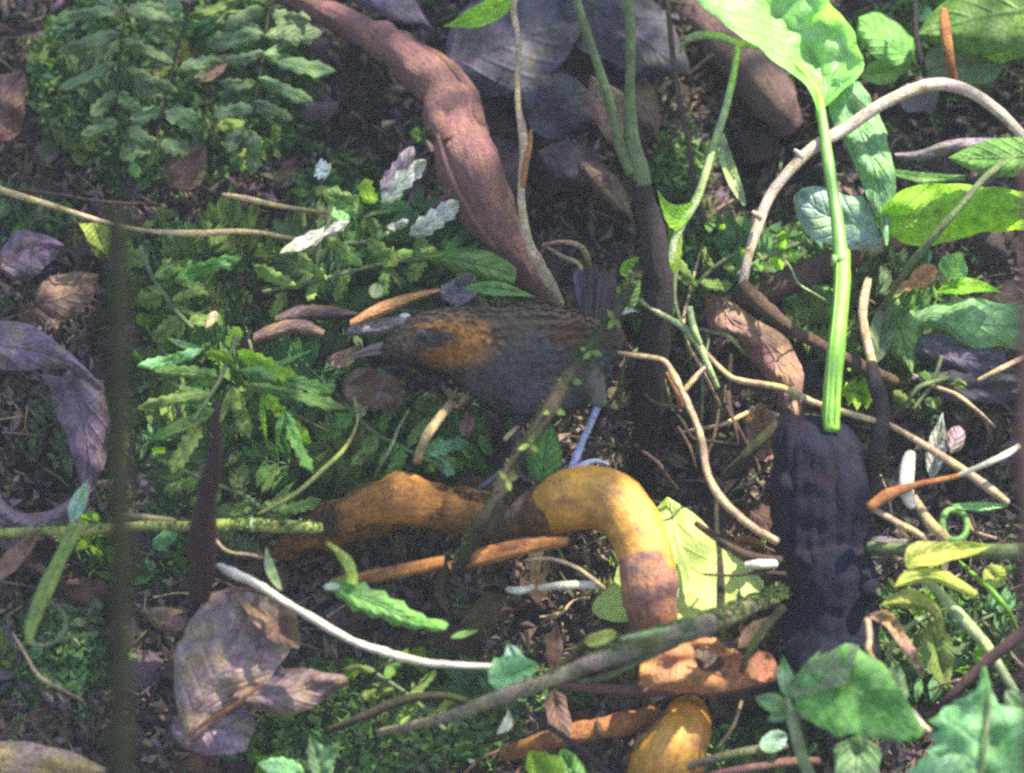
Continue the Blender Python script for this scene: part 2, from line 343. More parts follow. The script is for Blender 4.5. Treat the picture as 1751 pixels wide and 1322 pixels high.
def sheet(left, right, l0=0.03, l1=0.03, belly=0.0, fold=0.004, wave=0.004, tilt=0.0, rows=16, cols=9, lm=None, ref=None, serr=0, samp=0.06):
    """leaf blade between two pixel outlines that run from base to tip; depth from lift, belly, midrib fold and waves"""
    SEED[0] += 1; sd_ = SEED[0] * 3.17
    if serr: rows = max(rows, serr * 3 + 1)
    Lf, Rt = rs(left, rows), rs(right, rows); g = []
    for i in range(rows):
        v = i / (rows - 1); row = []
        lift = l0 * (1 - v) + l1 * v if lm is None else ((1 - v) * (1 - 2 * v) * l0 + 4 * v * (1 - v) * lm + v * (2 * v - 1) * l1)
        w = math.hypot(Rt[i][0] - Lf[i][0], Rt[i][1] - Lf[i][1]) * U
        e = (samp * ((i % 3) - 1) * (0.7 + 0.6 * abs(noise.noise(Vector((i * 1.7, sd_, 2))))) if serr else 0.0) + 0.10 * noise.noise(Vector((i * .31, sd_, 4)))
        for j in range(cols):
            u = j / (cols - 1)
            uu = 0.5 + (u - 0.5) * (1 + e * abs(u - 0.5) * 2 * 2)
            x = Lf[i][0] * (1 - uu) + Rt[i][0] * uu; y = Lf[i][1] * (1 - uu) + Rt[i][1] * uu
            m = 4 * u * (1 - u)
            wv = wave * (noise.noise(Vector((x * 0.022 + sd_, y * 0.022, sd_))) * 1.4 + 0.5 * noise.noise(Vector((x * 0.06, y * 0.06 + sd_, 1))))
            l = lift + belly * m - fold * max(0, 1 - abs(u - 0.5) * 5) * min(1, w / 0.02) + wv + tilt * (u - 0.5)
            row.append(P(x, y, l, ref))
        g.append(row)
    mb = MB(); mb.grid(g, uvs=1.0); return mb
PROF = {'ovate': lambda v: math.sin(math.pi * v ** 0.75) ** 0.8, 'lance': lambda v: math.sin(math.pi * v ** 0.85) ** 1.1 , 'round': lambda v: math.sqrt(max(0, 1 - (2 * v - 1) ** 2)),
        'oblong': lambda v: min(1, (math.sin(math.pi * v)) * 1.8) ** 0.7, 'blade': lambda v: (1 - v) ** 0.6 * min(1, v * 8)}
def outline(base, tip, w, prof='ovate', bend=0.0, n=12):
    bx, by = base; tx, ty = tip; dx, dy = tx - bx, ty - by; L = math.hypot(dx, dy) or 1; nx, ny = -dy / L, dx / L
    l, r = [], []
    for i in range(n):
        v = i / (n - 1); k = max(0.02, PROF[prof](v)) * w / 2; c_ = bend * 4 * v * (1 - v)
        x, y = bx + dx * v + nx * c_, by + dy * v + ny * c_
        l.append((x + nx * k, y + ny * k)); r.append((x - nx * k, y - ny * k))
    return l, r
def leaf(name, label, cat, mat, base, tip, w, prof='ovate', bend=0, parent=None, group=None, **kw):
    l, r = outline(base, tip, w, prof, bend)
    o = sheet(l, r, **kw).build(name, mat, parent)
    if parent is None: tag(o, label, cat, group)
    elif label: o['label'] = label
    return o
def blade(name, label, cat, mat, left, right, parent=None, group=None, **kw):
    o = sheet(left, right, **kw).build(name, mat, parent)
    if parent is None: tag(o, label, cat, group)
    elif label: o['label'] = label
    return o
def tube_px(pts, n=10, rough=0.12, ref=None, caps=True):
    V = []; Rr = []
    for q in pts:
        px, py, l, r = q[:4]; V.append(P(px, py, l, ref)); Rr.append(r * U * dg(py if ref is None else ref) / DIST)
    mb = MB(); SEED[0] += 1; s_ = SEED[0] * 1.7
    if rough > .04 and len(V) > 2:                  # real twigs swell, thin and kink
        Rr = [r * (1 + .35 * min(1, rough * 4) * noise.noise(Vector((i * 1.3, s_, 0)))) for i, r in enumerate(Rr)]
        V = [p + Vector((noise.noise(Vector((i * 2.1, s_, 3))), noise.noise(Vector((i * 2.1, s_, 9))), noise.noise(Vector((i * 2.1, s_, 6))))) * min(Rr[i] * .8, .002) for i, p in enumerate(V)]
    mb.tube(V, Rr, n, rough, caps, seed=s_); return mb
def twig(name, label, cat, mat, pts, parent=None, group=None, **kw):
    o = tube_px(pts, **kw).build(name, mat, parent)
    if parent is None: tag(o, label, cat, group)
    elif label: o['label'] = label
    return o

def moss_on(parent, pts, n, ref=None, size=(.0015, .004), cols=((.10, .17, .035), (.16, .24, .06), (.06, .10, .02), (.12, .12, .05)), side=1.0):
    """tiny moss leaves and bark crumbs clinging to a stem; pts as for tube_px"""
    r_ = random.Random(len(pts) * 31 + n); mb = MB()
    for _ in range(n):
        k = r_.random() * (len(pts) - 1); i = int(k); f = k - i; q = [pts[i][j] * (1 - f) + pts[i + 1][j] * f for j in range(4)]
        if noise.noise(Vector((k * 1.9, n, 1))) < -.12: continue
        c = P(q[0], q[1], q[2], ref); r = q[3] * U; a = r_.uniform(-.2, 3.6)
        o = (RT * math.cos(a) * .9 + UPV * math.sin(a) * side - FWD * abs(math.cos(a * .7))).normalized(); c = c + o * r
        s = r_.uniform(*size); d = (o + Vector((r_.gauss(0, .7), r_.gauss(0, .7), r_.gauss(0, .7)))).normalized(); e = d.cross(FWD + Vector((r_.gauss(0, .5), 0, r_.gauss(0, .5)))).normalized() * s * .3
        i0 = len(mb.v); mb.v += [c, c + d * s * .5 + e, c + d * s, c + d * s * .5 - e]; mb.f.append((i0, i0 + 1, i0 + 2, i0 + 3)); mb.uv.append(((0, 0),) * 4)
        col = r_.choice(cols); g_ = r_.uniform(.6, 1.3); mb.c.append(tuple(x * g_ for x in col))
    o = mb.build('moss_tuft', 'vgreen', parent, smooth_=False); o['kind'] = 'stuff'
# ------------------------------------------------------------------ ground
def ground():
    xs = sorted(set([-60, -30, -14, -7, -3.5, -2] + [-1.2 + i * 0.05 for i in range(15)] + [-0.46 + i * 0.0095 for i in range(98)] + [0.5 + i * 0.05 for i in range(15)] + [2, 3.5, 7, 14, 30, 60]))
    ys = sorted(set([-60, -30, -14, -8, -5, -3, -2, -1.5, -1.2] + [-1.0 + i * 0.04 for i in range(18)] + [-0.3 + i * 0.0095 for i in range(76)] + [0.44 + i * 0.04 for i in range(24)] + [1.6, 2, 3, 5, 8, 14, 30, 60]))
    mb = MB(); mb.grid([[Vector((x, y, bank(x, y))) for x in xs] for y in ys], uvs=1)
    o = mb.build('ground', 'soil', origin=Vector((0, 0, 0))); tag(o, kind='structure')
ground()

# ------------------------------------------------------------------ big roots
def root_up():
    t = thing('tree_root', 'thick purplish brown root bending down from the top edge to the bird\'s back', 'root', P(925, 500, .05))
    twig('root_bark', None, None, 'b_purple', [(380, -60, .03, 18), (505, 0, .05, 20), (600, 42, .07, 26), (680, 88, .085, 36), (744, 136, .095, 46), (776, 205, .1, 48), (804, 280, .1, 47), (838, 360, .09, 41), (882, 435, .075, 32), (922, 500, .05, 20), (948, 540, .02, 14)], t, n=28, rough=0.3)
    twig('bark_ridge', None, None, 'b_purple', [(690, 70, .094, 5), (755, 100, .10, 10), (800, 150, .108, 11), (820, 205, .112, 11), (840, 275, .11, 9), (864, 345, .10, 8), (892, 405, .08, 5)], t, n=10, rough=.3)
    twig('bark_ridge', None, None, 'b_purple', [(748, 230, .135, 3), (770, 300, .136, 5), (805, 370, .12, 5), (850, 430, .10, 4)], t, n=8, rough=.3)
    twig('rootlet', None, None, 'b_purple', [(770, 330, .13, 6), (730, 370, .08, 5), (700, 400, .03, 4)], t, n=8, rough=.2)
    twig('knot', None, None, 'b_purple', [(742, 190, .118, 14), (752, 215, .123, 20), (764, 240, .12, 12)], t, n=12, rough=0.35)
root_up()
twig('tree_root', 'pinkish brown root end slanting down beneath the big bright green leaf', 'root', 'b_dull', [(1120, -30, -.01, 42), (1200, 30, .0, 48), (1270, 100, .01, 48), (1320, 165, .015, 38), (1350, 220, -.01, 28)], n=18, rough=.2)

def orange_root():
    t = thing('surface_root', 'orange brown looping root carrying the bird, its right end arching down before the yellow leaf', 'root', P(840, 900, .06))
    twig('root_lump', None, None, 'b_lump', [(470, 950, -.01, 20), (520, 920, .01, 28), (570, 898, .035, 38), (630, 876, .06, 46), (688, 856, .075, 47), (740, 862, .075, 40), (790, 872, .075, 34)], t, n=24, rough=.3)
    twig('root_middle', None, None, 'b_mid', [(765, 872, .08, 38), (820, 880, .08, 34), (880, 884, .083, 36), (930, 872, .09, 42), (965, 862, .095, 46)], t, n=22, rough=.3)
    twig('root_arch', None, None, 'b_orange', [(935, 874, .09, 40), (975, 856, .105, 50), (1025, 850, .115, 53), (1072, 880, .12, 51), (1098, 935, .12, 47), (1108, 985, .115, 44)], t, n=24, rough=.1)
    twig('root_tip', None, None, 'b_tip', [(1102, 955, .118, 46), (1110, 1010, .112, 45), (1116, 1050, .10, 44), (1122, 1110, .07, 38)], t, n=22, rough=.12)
    dkc = ((.10, .055, .03), (.06, .04, .025), (.09, .10, .03), (.16, .08, .03))
    moss_on(t, [(470, 950, -.01, 20), (570, 898, .04, 38), (640, 905, .06, 36), (700, 900, .07, 30)], 1500, cols=dkc)
    moss_on(t, [(760, 868, .08, 36), (820, 880, .08, 33), (880, 884, .083, 35), (940, 872, .09, 38)], 1900, cols=dkc)
    twig('side_root', 'thin dark rootlet hanging from the loop', None, 'b_brown', [(905, 842, .12, 6), (870, 885, .125, 9), (845, 935, .09, 8), (800, 975, .06, 6)], t, n=8)
orange_root()
twig('root_knob', 'rounded golden brown root knob at the bottom edge below the purple twig', 'root', 'b_orange', [(1125, 1400, .0, 50), (1130, 1340, .03, 58), (1150, 1290, .06, 60), (1168, 1245, .055, 46), (1178, 1220, .03, 30)], n=20, rough=.1)
def bottom_stick():
    t = thing('broken_root', 'knobbly rust coloured root piece lying along the bottom left of the golden knob', 'root', P(1000, 1270, .04))
    twig('root_bark', None, None, 'b_rust', [(860, 1290, .03, 12), (930, 1268, .05, 17), (1000, 1252, .055, 18), (1060, 1240, .055, 20), (1120, 1225, .04, 18)], t, n=14, rough=.25)
    twig('bark_ring', None, None, 'b_brown', [(1020, 1232, .062, 4), (1026, 1250, .072, 5), (1022, 1268, .064, 4)], t, n=6)
bottom_stick()
twig('purple_twig', 'dark purplish twig running flat under the orange torn leaf', 'twig', 'b_purple', [(950, 1172, .05, 7), (1040, 1178, .06, 9), (1130, 1180, .065, 12), (1230, 1172, .07, 17), (1310, 1160, .06, 15), (1345, 1140, .04, 10)], n=12, rough=.2)

# ------------------------------------------------------------------ dark stump in front
def stump():
    t = thing('charred_stump', 'broad blue black stump standing upright right of centre before the twigs', 'stump', P(1410, 1160, .03))
    mb = MB(); rows = []
    prof = [(1376, 712, 22), (1382, 724, 44), (1392, 745, 62), (1398, 775, 73), (1400, 820, 80), (1402, 870, 80), (1404, 910, 84), (1406, 930, 76), (1412, 960, 80), (1412, 1010, 79), (1412, 1050, 78), (1408, 1090, 80), (1408, 1130, 84), (1404, 1180, 88), (1400, 1230, 92)]
    pts, rad = smooth([P(x, y, .035, 1130) for x, y, r in prof], [r * U * .96 for x, y, r in prof], 4)
    for i, (p, r) in enumerate(zip(pts, rad)):
        row = []
        for k in range(72):
            a = 2 * math.pi * k / 72; d = RT * math.cos(a) + FWD * math.sin(a)
            q = p * 55 + d * 1.3
            row.append(p + d * r * (1 + .20 * noise.noise(q * .6) + .09 * noise.noise(q * 2) + .11 * noise.noise(Vector((d.x * 6.5, d.y * 6.5, p.z * 14))) - .05 * math.exp(-((i - 23) / 2.2) ** 2) + .05 * abs(math.sin(k * 1.9 + 3 * noise.noise(p * 30)))) + UPV * (.004 * noise.noise(q * 1.4)))
        rows.append(row)
    rows.insert(0, [pts[0] + UPV * .001] * 72)
    mb.grid(rows, uvs=3, wrap=True); mb.build('trunk', 'b_slate', t)
    moss_on(t, [(1408, 1060, .035, 76), (1406, 1130, .035, 82), (1402, 1190, .035, 88)], 1500, ref=1130, cols=((.05, .07, .025), (.05, .035, .035), (.03, .03, .03)))
    for i, (x, y, r) in enumerate([(1478, 1010, 15), (1385, 960, 10), (1350, 830, 12)]):
        twig('snag', None, None, 'b_slate', [(x, y + 16, .055, r * .6), (x + (10 if x > 1400 else -6), y, .068, r), (x + (14 if x > 1400 else -8), y - 18, .058, r * .4)], t, ref=1130, n=8, rough=.3)
stump()

# ------------------------------------------------------------------ green stems, top centre, and their dark base
def sapling():
    t = thing('sapling', 'young plant with two long green leafless stems meeting on a dark upright base, top centre', 'plant', P(1120, 700, .06))
    twig('base_stem', None, None, 'b_dark', [(1093, 305, .12, 15), (1104, 350, .115, 21), (1118, 420, .11, 23), (1125, 500, .10, 23), (1118, 580, .09, 24), (1112, 660, .075, 24), (1106, 730, .05, 24), (1100, 800, .01, 26), (1098, 850, -.03, 28)], t, ref=600, n=14, rough=.2)
    twig('stem', None, None, 's_dull', [(975, -40, .14, 7), (992, 20, .14, 7), (1018, 100, .13, 7), (1042, 180, .125, 8), (1062, 250, .12, 10), (1086, 300, .12, 13)], t, ref=600, n=10)
    twig('stem', None, None, 's_dull', [(1072, -40, .13, 8), (1078, 60, .13, 9), (1076, 150, .125, 9), (1080, 230, .12, 12), (1095, 290, .12, 16), (1100, 318, .12, 17)], t, ref=600, n=10)
sapling()
twig('bare_twig', 'thin brown upright stem just right of the two green stems, top centre', 'stem', 'b_brown', [(1138, -40, .10, 5), (1146, 60, .10, 5), (1160, 160, .095, 5), (1176, 240, .09, 5), (1190, 320, .08, 5), (1204, 385, .06, 4)], n=7)
def loopstem():
    t = thing('looping_stalk', 'pale green bent stalk with a withered hanging leaflet, left of the big bright leaf', 'plant', P(1150, 520, .08))
    twig('stalk', None, None, 's_pale', [(1163, 90, .10, 3), (1172, 72, .11, 5), (1192, 61, .12, 7), (1230, 64, .125, 7), (1262, 74, .125, 6), (1305, 84, .11, 4)], t, n=8)
    twig('stalk', None, None, 's_pale', [(1261, 78, .125, 5), (1254, 130, .12, 6), (1240, 190, .115, 6), (1218, 255, .11, 7), (1200, 310, .105, 6), (1184, 350, .10, 8), (1160, 385, .10, 8), (1149, 430, .095, 8), (1145, 480, .085, 7), (1148, 540, .06, 6)], t, n=8)
    blade('leaflet', None, None, 's_pale', [(1232, 228), (1232, 270), (1246, 318), (1272, 352)], [(1238, 228), (1252, 270), (1268, 312), (1276, 350)], t, l0=.115, l1=.10, rows=12, cols=5, wave=.008)
    blade('leaflet', None, None, 'l_lime', [(1186, 345), (1160, 352), (1140, 345), (1126, 325)], [(1180, 372), (1158, 395), (1138, 375), (1124, 326)], t, l0=.105, l1=.115, rows=8, cols=5)
    blade('leaflet', None, None, 'l_lime', [(1140, 372), (1142, 420), (1140, 470), (1142, 510)], [(1170, 372), (1168, 410), (1160, 460), (1150, 510)], t, l0=.1, l1=.085, rows=8, cols=5, wave=.008)
loopstem()
def vine():
    t = thing('dry_vine', 'thin straw brown vine hanging from the top edge down to the bird\'s back', 'vine', P(960, 525, .1))
    twig('vine_stem', None, None, 'b_tan', [(884, -30, .13, 4), (880, 20, .13, 6), (888, 70, .135, 6), (884, 140, .135, 5), (884, 190, .135, 5), (897, 250, .135, 8), (893, 310, .13, 7), (893, 360, .125, 7), (908, 420, .12, 9), (932, 470, .11, 10), (952, 505, .10, 8), (962, 530, .09, 5)], t, n=9, rough=.25)
    twig('side_shoot', None, None, 'b_rust', [(908, 222, .138, 3), (905, 250, .138, 5), (899, 285, .135, 6), (894, 320, .13, 5)], t, n=8)
vine()
twig('bent_twig', 'small pinkish twig arching above the bird\'s raised tail', 'twig', 'd_tan', [(925, 420, .08, 3), (960, 414, .09, 4), (990, 420, .095, 5), (1006, 440, .09, 5), (1008, 465, .07, 3)], n=7)
leaf('narrow_leaf', 'narrow green leaf tip entering from the top edge left of the thin vine', 'leaf', 'l_lime', (900, -30), (757, 45), 42, 'lance', -14, l0=.12, l1=.10)

# ------------------------------------------------------------------ big bright leaf
def big_leaf():
    t = thing('broad_leaf', 'largest bright green glossy leaf on a long stalk, cut by the top edge', 'leaf', P(1420, 730, .1))
    blade('leaf_blade', None, None, 'l_bright', [(1398, 192), (1378, 150), (1330, 105), (1280, 70), (1225, 32), (1180, -10), (1140, -70)], [(1404, 190), (1452, 148), (1470, 112), (1462, 62), (1430, 15), (1400, -30), (1350, -90)], t, l0=.15, l1=.17, belly=-.028, fold=.006, wave=.013, rows=30, cols=15, tilt=-.02)
    twig('midrib', None, None, 's_lime', [(1404, 200, .147, 9), (1398, 160, .142, 7), (1365, 115, .137, 5), (1310, 65, .132, 4.5), (1265, 15, .14, 4), (1230, -50, .15, 3)], t, n=8, rough=.03)
    twig('stalk', None, None, 's_green', [(1402, 190, .147, 8), (1408, 230, .147, 9), (1418, 290, .15, 10), (1428, 350, .15, 10), (1434, 400, .15, 11), (1437, 450, .15, 13)], t, n=12, rough=.05)
    twig('leaf_sheath', None, None, 's_lime', [(1438, 430, .148, 12), (1438, 480, .15, 14), (1434, 540, .15, 14), (1428, 600, .148, 15), (1424, 660, .142, 15), (1421, 700, .138, 15), (1420, 736, .132, 13)], t, n=14, rough=.06)
    for dx in (-8, -1, 7):
        twig('stalk_rib', None, None, 's_green', [(1438 + dx * .7, 440, .1535, 1.5), (1436 + dx, 520, .1555, 2.2), (1428 + dx, 600, .154, 2.4), (1421 + dx, 700, .1435, 2.2), (1420 + dx, 735, .137, 1.5)], t, n=6)
    twig('stalk_node', None, None, 's_green', [(1424, 448, .150, 12), (1450, 446, .150, 12)], t, n=10)
big_leaf()
blade('long_leaf', 'long teal green leaf hanging behind the arched vine under the biggest leaf', 'leaf', 'l_teal', [(1405, 130), (1425, 210), (1450, 260), (1475, 320), (1500, 380), (1512, 420)], [(1470, 140), (1500, 190), (1518, 240), (1532, 300), (1530, 350), (1518, 420)], l0=.12, l1=.10, belly=.008, rows=20, wave=.008, serr=8, samp=.02)
blade('round_leaf', 'round bluish green leaf behind the long green stalk', 'leaf', 'l_bluegreen', [(1510, 430), (1450, 425), (1390, 410), (1362, 370), (1358, 335)], [(1500, 385), (1480, 345), (1440, 330), (1400, 318), (1372, 322)], l0=.09, l1=.10, belly=.006, tilt=.01, rows=16)
blade('broad_leaf', 'wide vivid lime green leaf beside the right edge under a dark leaf tip', 'leaf', 'l_lime', [(1497, 385), (1520, 400), (1560, 418), (1620, 415), (1690, 398), (1765, 392)], [(1497, 365), (1530, 335), (1570, 318), (1630, 312), (1690, 318), (1765, 330)], l0=.10, l1=.13, belly=.012, tilt=.02, wave=.009, rows=22, cols=11)
twig('slender_plant', 'thin green stem crossing in front of the wide lime leaf', 'stem', 's_dull', [(1765, 250, .16, 5), (1690, 300, .165, 6), (1640, 355, .165, 6), (1590, 415, .15, 7), (1545, 470, .12, 6), (1510, 530, .08, 5)], n=8)
leaf('pointed_leaf', 'pointed dark green leaf tip entering from the right edge above the lime leaf', 'leaf', 'l_green', (1800, 262), (1622, 270), 66, 'ovate', -4, l0=.17, l1=.15, belly=.006)
leaf('young_leaf', 'small bright green ragged leaf near the top right, left of the thin dark stem', 'leaf', 'l_green', (1560, 105), (1468, 30), 66, 'oblong', l0=.04, l1=.07, belly=.01, tilt=.02)
leaf('broad_leaf', 'large veined green leaf filling the top right corner', 'leaf', 'l_green', (1830, 10), (1568, 60), 150, 'ovate', 10, l0=.10, l1=.06, belly=.015, rows=24)
leaf('young_leaf', 'dull green leaf along the top edge behind the orange upright stick', 'leaf', 'l_dim', (1720, 108), (1570, 125), 70, 'oblong', 6, l0=.05, l1=.05)
leaf('young_leaf', 'low green leaf lying under the arched vine at its top', 'leaf', 'l_moss', (1470, 130), (1560, 112), 44, 'lance', l0=.04, l1=.04)
leaf('young_leaf', 'small yellowish green leaf in the top right corner above the dead leaf edge', 'leaf', 'l_lime', (1670, 78), (1765, 90), 46, 'ovate', l0=.06, l1=.06)
twig('stick_stub', 'pale orange stick standing upright near the top right', 'stick', 'b_rust', [(1614, 18, .11, 6), (1616, 50, .115, 10), (1621, 95, .11, 9), (1630, 140, .09, 6)], n=10, rough=.1)
twig('slender_plant', 'thin dark upright stem between the top right leaves', 'stem', 'b_dark', [(1567, -30, .10, 4), (1566, 60, .1, 5), (1584, 130, .09, 5)], n=7)
def arch():
    t = thing('arched_vine', 'pale woody vine arching from the right edge, dark where it runs down to the right', 'vine', P(1520, 650, .06))
    twig('vine_stem', None, None, 'b_arch', [(1800, 300, .12, 10), (1745, 228, .13, 9), (1700, 182, .135, 10), (1650, 155, .14, 10), (1590, 145, .145, 11), (1520, 172, .145, 11), (1450, 217, .14, 11), (1390, 255, .14, 10), (1345, 295, .135, 9), (1315, 340, .13, 9), (1292, 395, .125, 9), (1276, 445, .12, 8), (1270, 490, .11, 8)], t, n=12, rough=.12)
    twig('vine_stem', 'dark lower length', None, 'b_brown', [(1268, 485, .112, 10), (1300, 520, .11, 13), (1350, 560, .10, 11), (1420, 600, .09, 10), (1480, 630, .08, 11), (1535, 655, .06, 9)], t, n=12, rough=.2)
    for x, y, a, b_ in [(1302, 372, -16, -10), (1372, 268, -14, -12), (1550, 160, 4, -16)]:
        twig('node', None, None, 'b_arch', [(x, y, .14, 8), (x + a, y + b_, .145, 3)], t, n=6)
arch()
twig('fallen_branch', 'dark brown branch lying on a slant below the arched vine', 'branch', 'b_brown', [(1230, 520, .03, 16), (1300, 500, .05, 20), (1370, 468, .06, 22), (1450, 438, .06, 20), (1540, 415, .05, 15), (1600, 395, .03, 10)], n=14, rough=.2)
blade('curled_leaf', 'dry grey leaf rolled to a wavy strip near the right edge under the arched vine', 'dead leaf', 'd_grey', [(1530, 262), (1570, 258), (1620, 240), (1680, 236), (1770, 238)], [(1532, 270), (1575, 275), (1630, 262), (1690, 258), (1770, 256)], l0=.07, l1=.08, wave=.01, belly=.008, cols=7, rows=20)
blade('narrow_leaf', 'thin green leaf edge-on above the wide lime leaf', 'leaf', 'l_green', [(1530, 290), (1580, 295), (1650, 300)], [(1530, 300), (1580, 312), (1650, 308)], l0=.05, l1=.05, cols=5)

# ------------------------------------------------------------------ right middle
blade('curled_leaf', 'pinkish brown dead leaf slanting down to the green stalk from a ragged end', 'dead leaf', 'd_tan', [(1205, 500), (1215, 560), (1262, 580), (1290, 620), (1320, 660), (1345, 720)], [(1245, 510), (1290, 545), (1330, 565), (1356, 600), (1374, 640), (1368, 720)], l0=.05, l1=.05, belly=.012, wave=.01, rows=18)
leaf('curled_leaf', 'small pink dead leaf piece standing left of the dark stump top', 'dead leaf', 'd_tan', (1312, 790), (1300, 695), 56, 'oblong', l0=.05, l1=.07, wave=.01)
blade('curled_leaf', 'dry brown leaf shred pointing down left of the stump', 'dead leaf', 'd_tan', [(1298, 768), (1308, 790), (1322, 822)], [(1322, 768), (1328, 790), (1324, 822)], l0=.05, l1=.04, cols=5, rows=8)
twig('straw', 'long golden straw running down right behind the green stalk and stump', 'straw', 'b_straw', [(1195, 590, .08, 4), (1240, 638, .09, 5), (1270, 652, .095, 6), (1340, 665, .10, 6), (1400, 690, .10, 6), (1500, 722, .10, 6)], n=7)
twig('straw', 'pinkish straight straw leading from the golden one to the right edge', 'straw', 'b_tan', [(1500, 715, .09, 4), (1560, 750, .10, 6), (1640, 800, .11, 7), (1690, 835, .11, 8), (1722, 858, .10, 6)], n=8)
twig('green_tendril', 'pale green thin stem slanting from the dark upright base', 'stem', 's_pale', [(1092, 512, .12, 5), (1130, 535, .12, 5), (1170, 560, .12, 6), (1195, 590, .115, 7), (1212, 628, .11, 6), (1228, 662, .10, 4)], n=7)
twig('green_tendril', 'short pale green shoot crossing the slanting thin stem', 'stem', 's_pale', [(1178, 525, .13, 6), (1186, 560, .125, 6), (1200, 590, .12, 4)], n=6)
twig('bare_twig', 'long thin grey brown twig curving down from the bird\'s rump to the stump', 'twig', 'b_tan', [(1045, 602, .13, 3), (1095, 610, .13, 5), (1135, 616, .13, 5), (1150, 645, .13, 6), (1175, 690, .13, 6), (1198, 750, .13, 6), (1212, 810, .13, 6), (1240, 860, .13, 7), (1285, 900, .13, 7), (1328, 928, .12, 6)], n=8, rough=.25)
twig('bare_twig', 'short forked twig stub rising right from the long thin twig', 'twig', 'b_tan', [(1168, 672, .13, 4), (1186, 650, .135, 5), (1206, 628, .135, 3)], n=6)
twig('bare_twig', 'reddish twig beside the long thin twig, behind the dark base', 'twig', 'b_rust', [(1140, 640, .115, 4), (1156, 668, .12, 7), (1166, 700, .11, 4)], n=6)
twig('mossy_stick', 'olive green stick leaning from below left up to the stump top', 'stick', 'b_olive', [(1235, 818, .06, 7), (1275, 780, .08, 9), (1320, 735, .09, 10), (1350, 705, .08, 8)], n=9)
for i, (a, b_, c_) in enumerate([((1160, 730), (1190, 800), 'leftmost'), ((1205, 790), (1230, 700), 'steepest'), ((1240, 690), (1262, 760), 'rightmost')]):
    twig('rootlet', '%s of three hair thin rootlets in the dark hollow right of the bird' % c_, 'rootlet', 'b_brown', [(*a, .08, 2.5), ((a[0] + b_[0]) / 2 + 5, (a[1] + b_[1]) / 2, .085, 3), (*b_, .08, 2)], n=5)
twig('bare_twig', 'tan twig with a darker lower end standing right of the green stalk', 'twig', 'b_tan', [(1486, 478, .09, 6), (1478, 515, .10, 9), (1476, 550, .10, 8), (1486, 600, .10, 8), (1494, 630, .10, 8)], n=9, rough=.15)
twig('bare_twig', 'dark thick twig going down from the tan twig behind the stump', 'twig', 'b_dark', [(1490, 620, .10, 8), (1504, 670, .10, 12), (1510, 720, .10, 13), (1500, 780, .09, 14), (1482, 850, .07, 14)], n=10, rough=.2)
blade('broad_leaf', 'long teal green leaf lying flat against the right edge', 'leaf', 'l_teal', [(1535, 575), (1600, 560), (1650, 590), (1710, 595), (1770, 600)], [(1535, 565), (1570, 530), (1640, 512), (1700, 515), (1770, 525)], l0=.04, l1=.07, belly=.012, rows=20)
leaf('young_leaf', 'small teal leaf above the long flat teal leaf', 'leaf', 'l_teal', (1620, 475), (1645, 432), 52, 'ovate', l0=.06, l1=.08)
leaf('young_leaf', 'green leaf left of the tan twig behind the stalk', 'leaf', 'l_green', (1440, 520), (1340, 515), 66, 'ovate', l0=.03, l1=.03, belly=.01)
leaf('young_leaf', 'narrow lime leaf draped over the small teal leaf near the right edge', 'leaf', 'l_lime', (1600, 500), (1712, 500), 28, 'lance', -12, l0=.06, l1=.07)
leaf('young_leaf', 'green leaf between tan twig and long flat teal leaf', 'leaf', 'l_green', (1525, 500), (1560, 640), 70, 'ovate', l0=.04, l1=.05, belly=.012)
leaf('young_leaf', 'upright dull green leaf right of the tan twig', 'leaf', 'l_dim', (1500, 620), (1520, 500), 44, 'lance', l0=.05, l1=.06)
leaf('petal', 'pinkish orange petal on the litter beneath the lime leaf', 'petal', 'd_orange', (1560, 488), (1600, 455), 34, 'round', l0=.08, l1=.085, rows=8, cols=7)
leaf('petal', 'smaller pinkish petal left of the other petal', 'petal', 'd_orange', (1534, 492), (1566, 486), 18, 'round', l0=.08, l1=.085, rows=8, cols=7)
blade('curled_leaf', 'grey violet dead leaf beneath the long flat teal leaf', 'dead leaf', 'd_slate', [(1540, 590), (1580, 620), (1640, 640), (1720, 640)], [(1560, 580), (1600, 570), (1660, 585), (1720, 600)], l0=.04, l1=.05, belly=.012, wave=.012)
blade('curled_leaf', 'long slate coloured wavy leaf under the grey violet one by the right edge', 'dead leaf', 'd_slate', [(1560, 655), (1620, 680), (1690, 688), (1770, 682)], [(1560, 640), (1610, 630), (1690, 640), (1770, 635)], l0=.05, l1=.05, belly=.012, wave=.012)
twig('bare_twig', 'short tan twig on the slate leaves by the right edge', 'twig', 'b_tan', [(1672, 652, .08, 4), (1710, 632, .085, 5), (1750, 612, .08, 5)], n=7)
leaf('young_leaf', 'curly bright green leaflets right of the green stalk foot', 'leaf', 'l_lime', (1440, 665), (1500, 680), 44, 'round', l0=.06, l1=.07, serr=5, samp=.2, wave=.012)
twig('pale_stub', 'thick cream coloured broken stick standing right of the stump', 'stick', 'b_white', [(1556, 778, .11, 9), (1553, 800, .12, 13), (1553, 840, .12, 13), (1560, 868, .115, 7)], n=12, rough=.12)
twig('pale_stub', 'cream stick slanting down right under the broken one', 'stick', 'b_straw', [(1560, 850, .105, 7), (1580, 880, .11, 8), (1600, 905, .11, 10), (1625, 932, .10, 10)], n=10)
twig('bare_twig', 'orange brown forked twig whose pale end touches the right edge', 'twig', 'b_rust', [(1486, 868, .13, 9), (1520, 845, .13, 10), (1570, 828, .13, 6), (1620, 818, .13, 5), (1640, 812, .13, 4)], n=8, rough=.2)
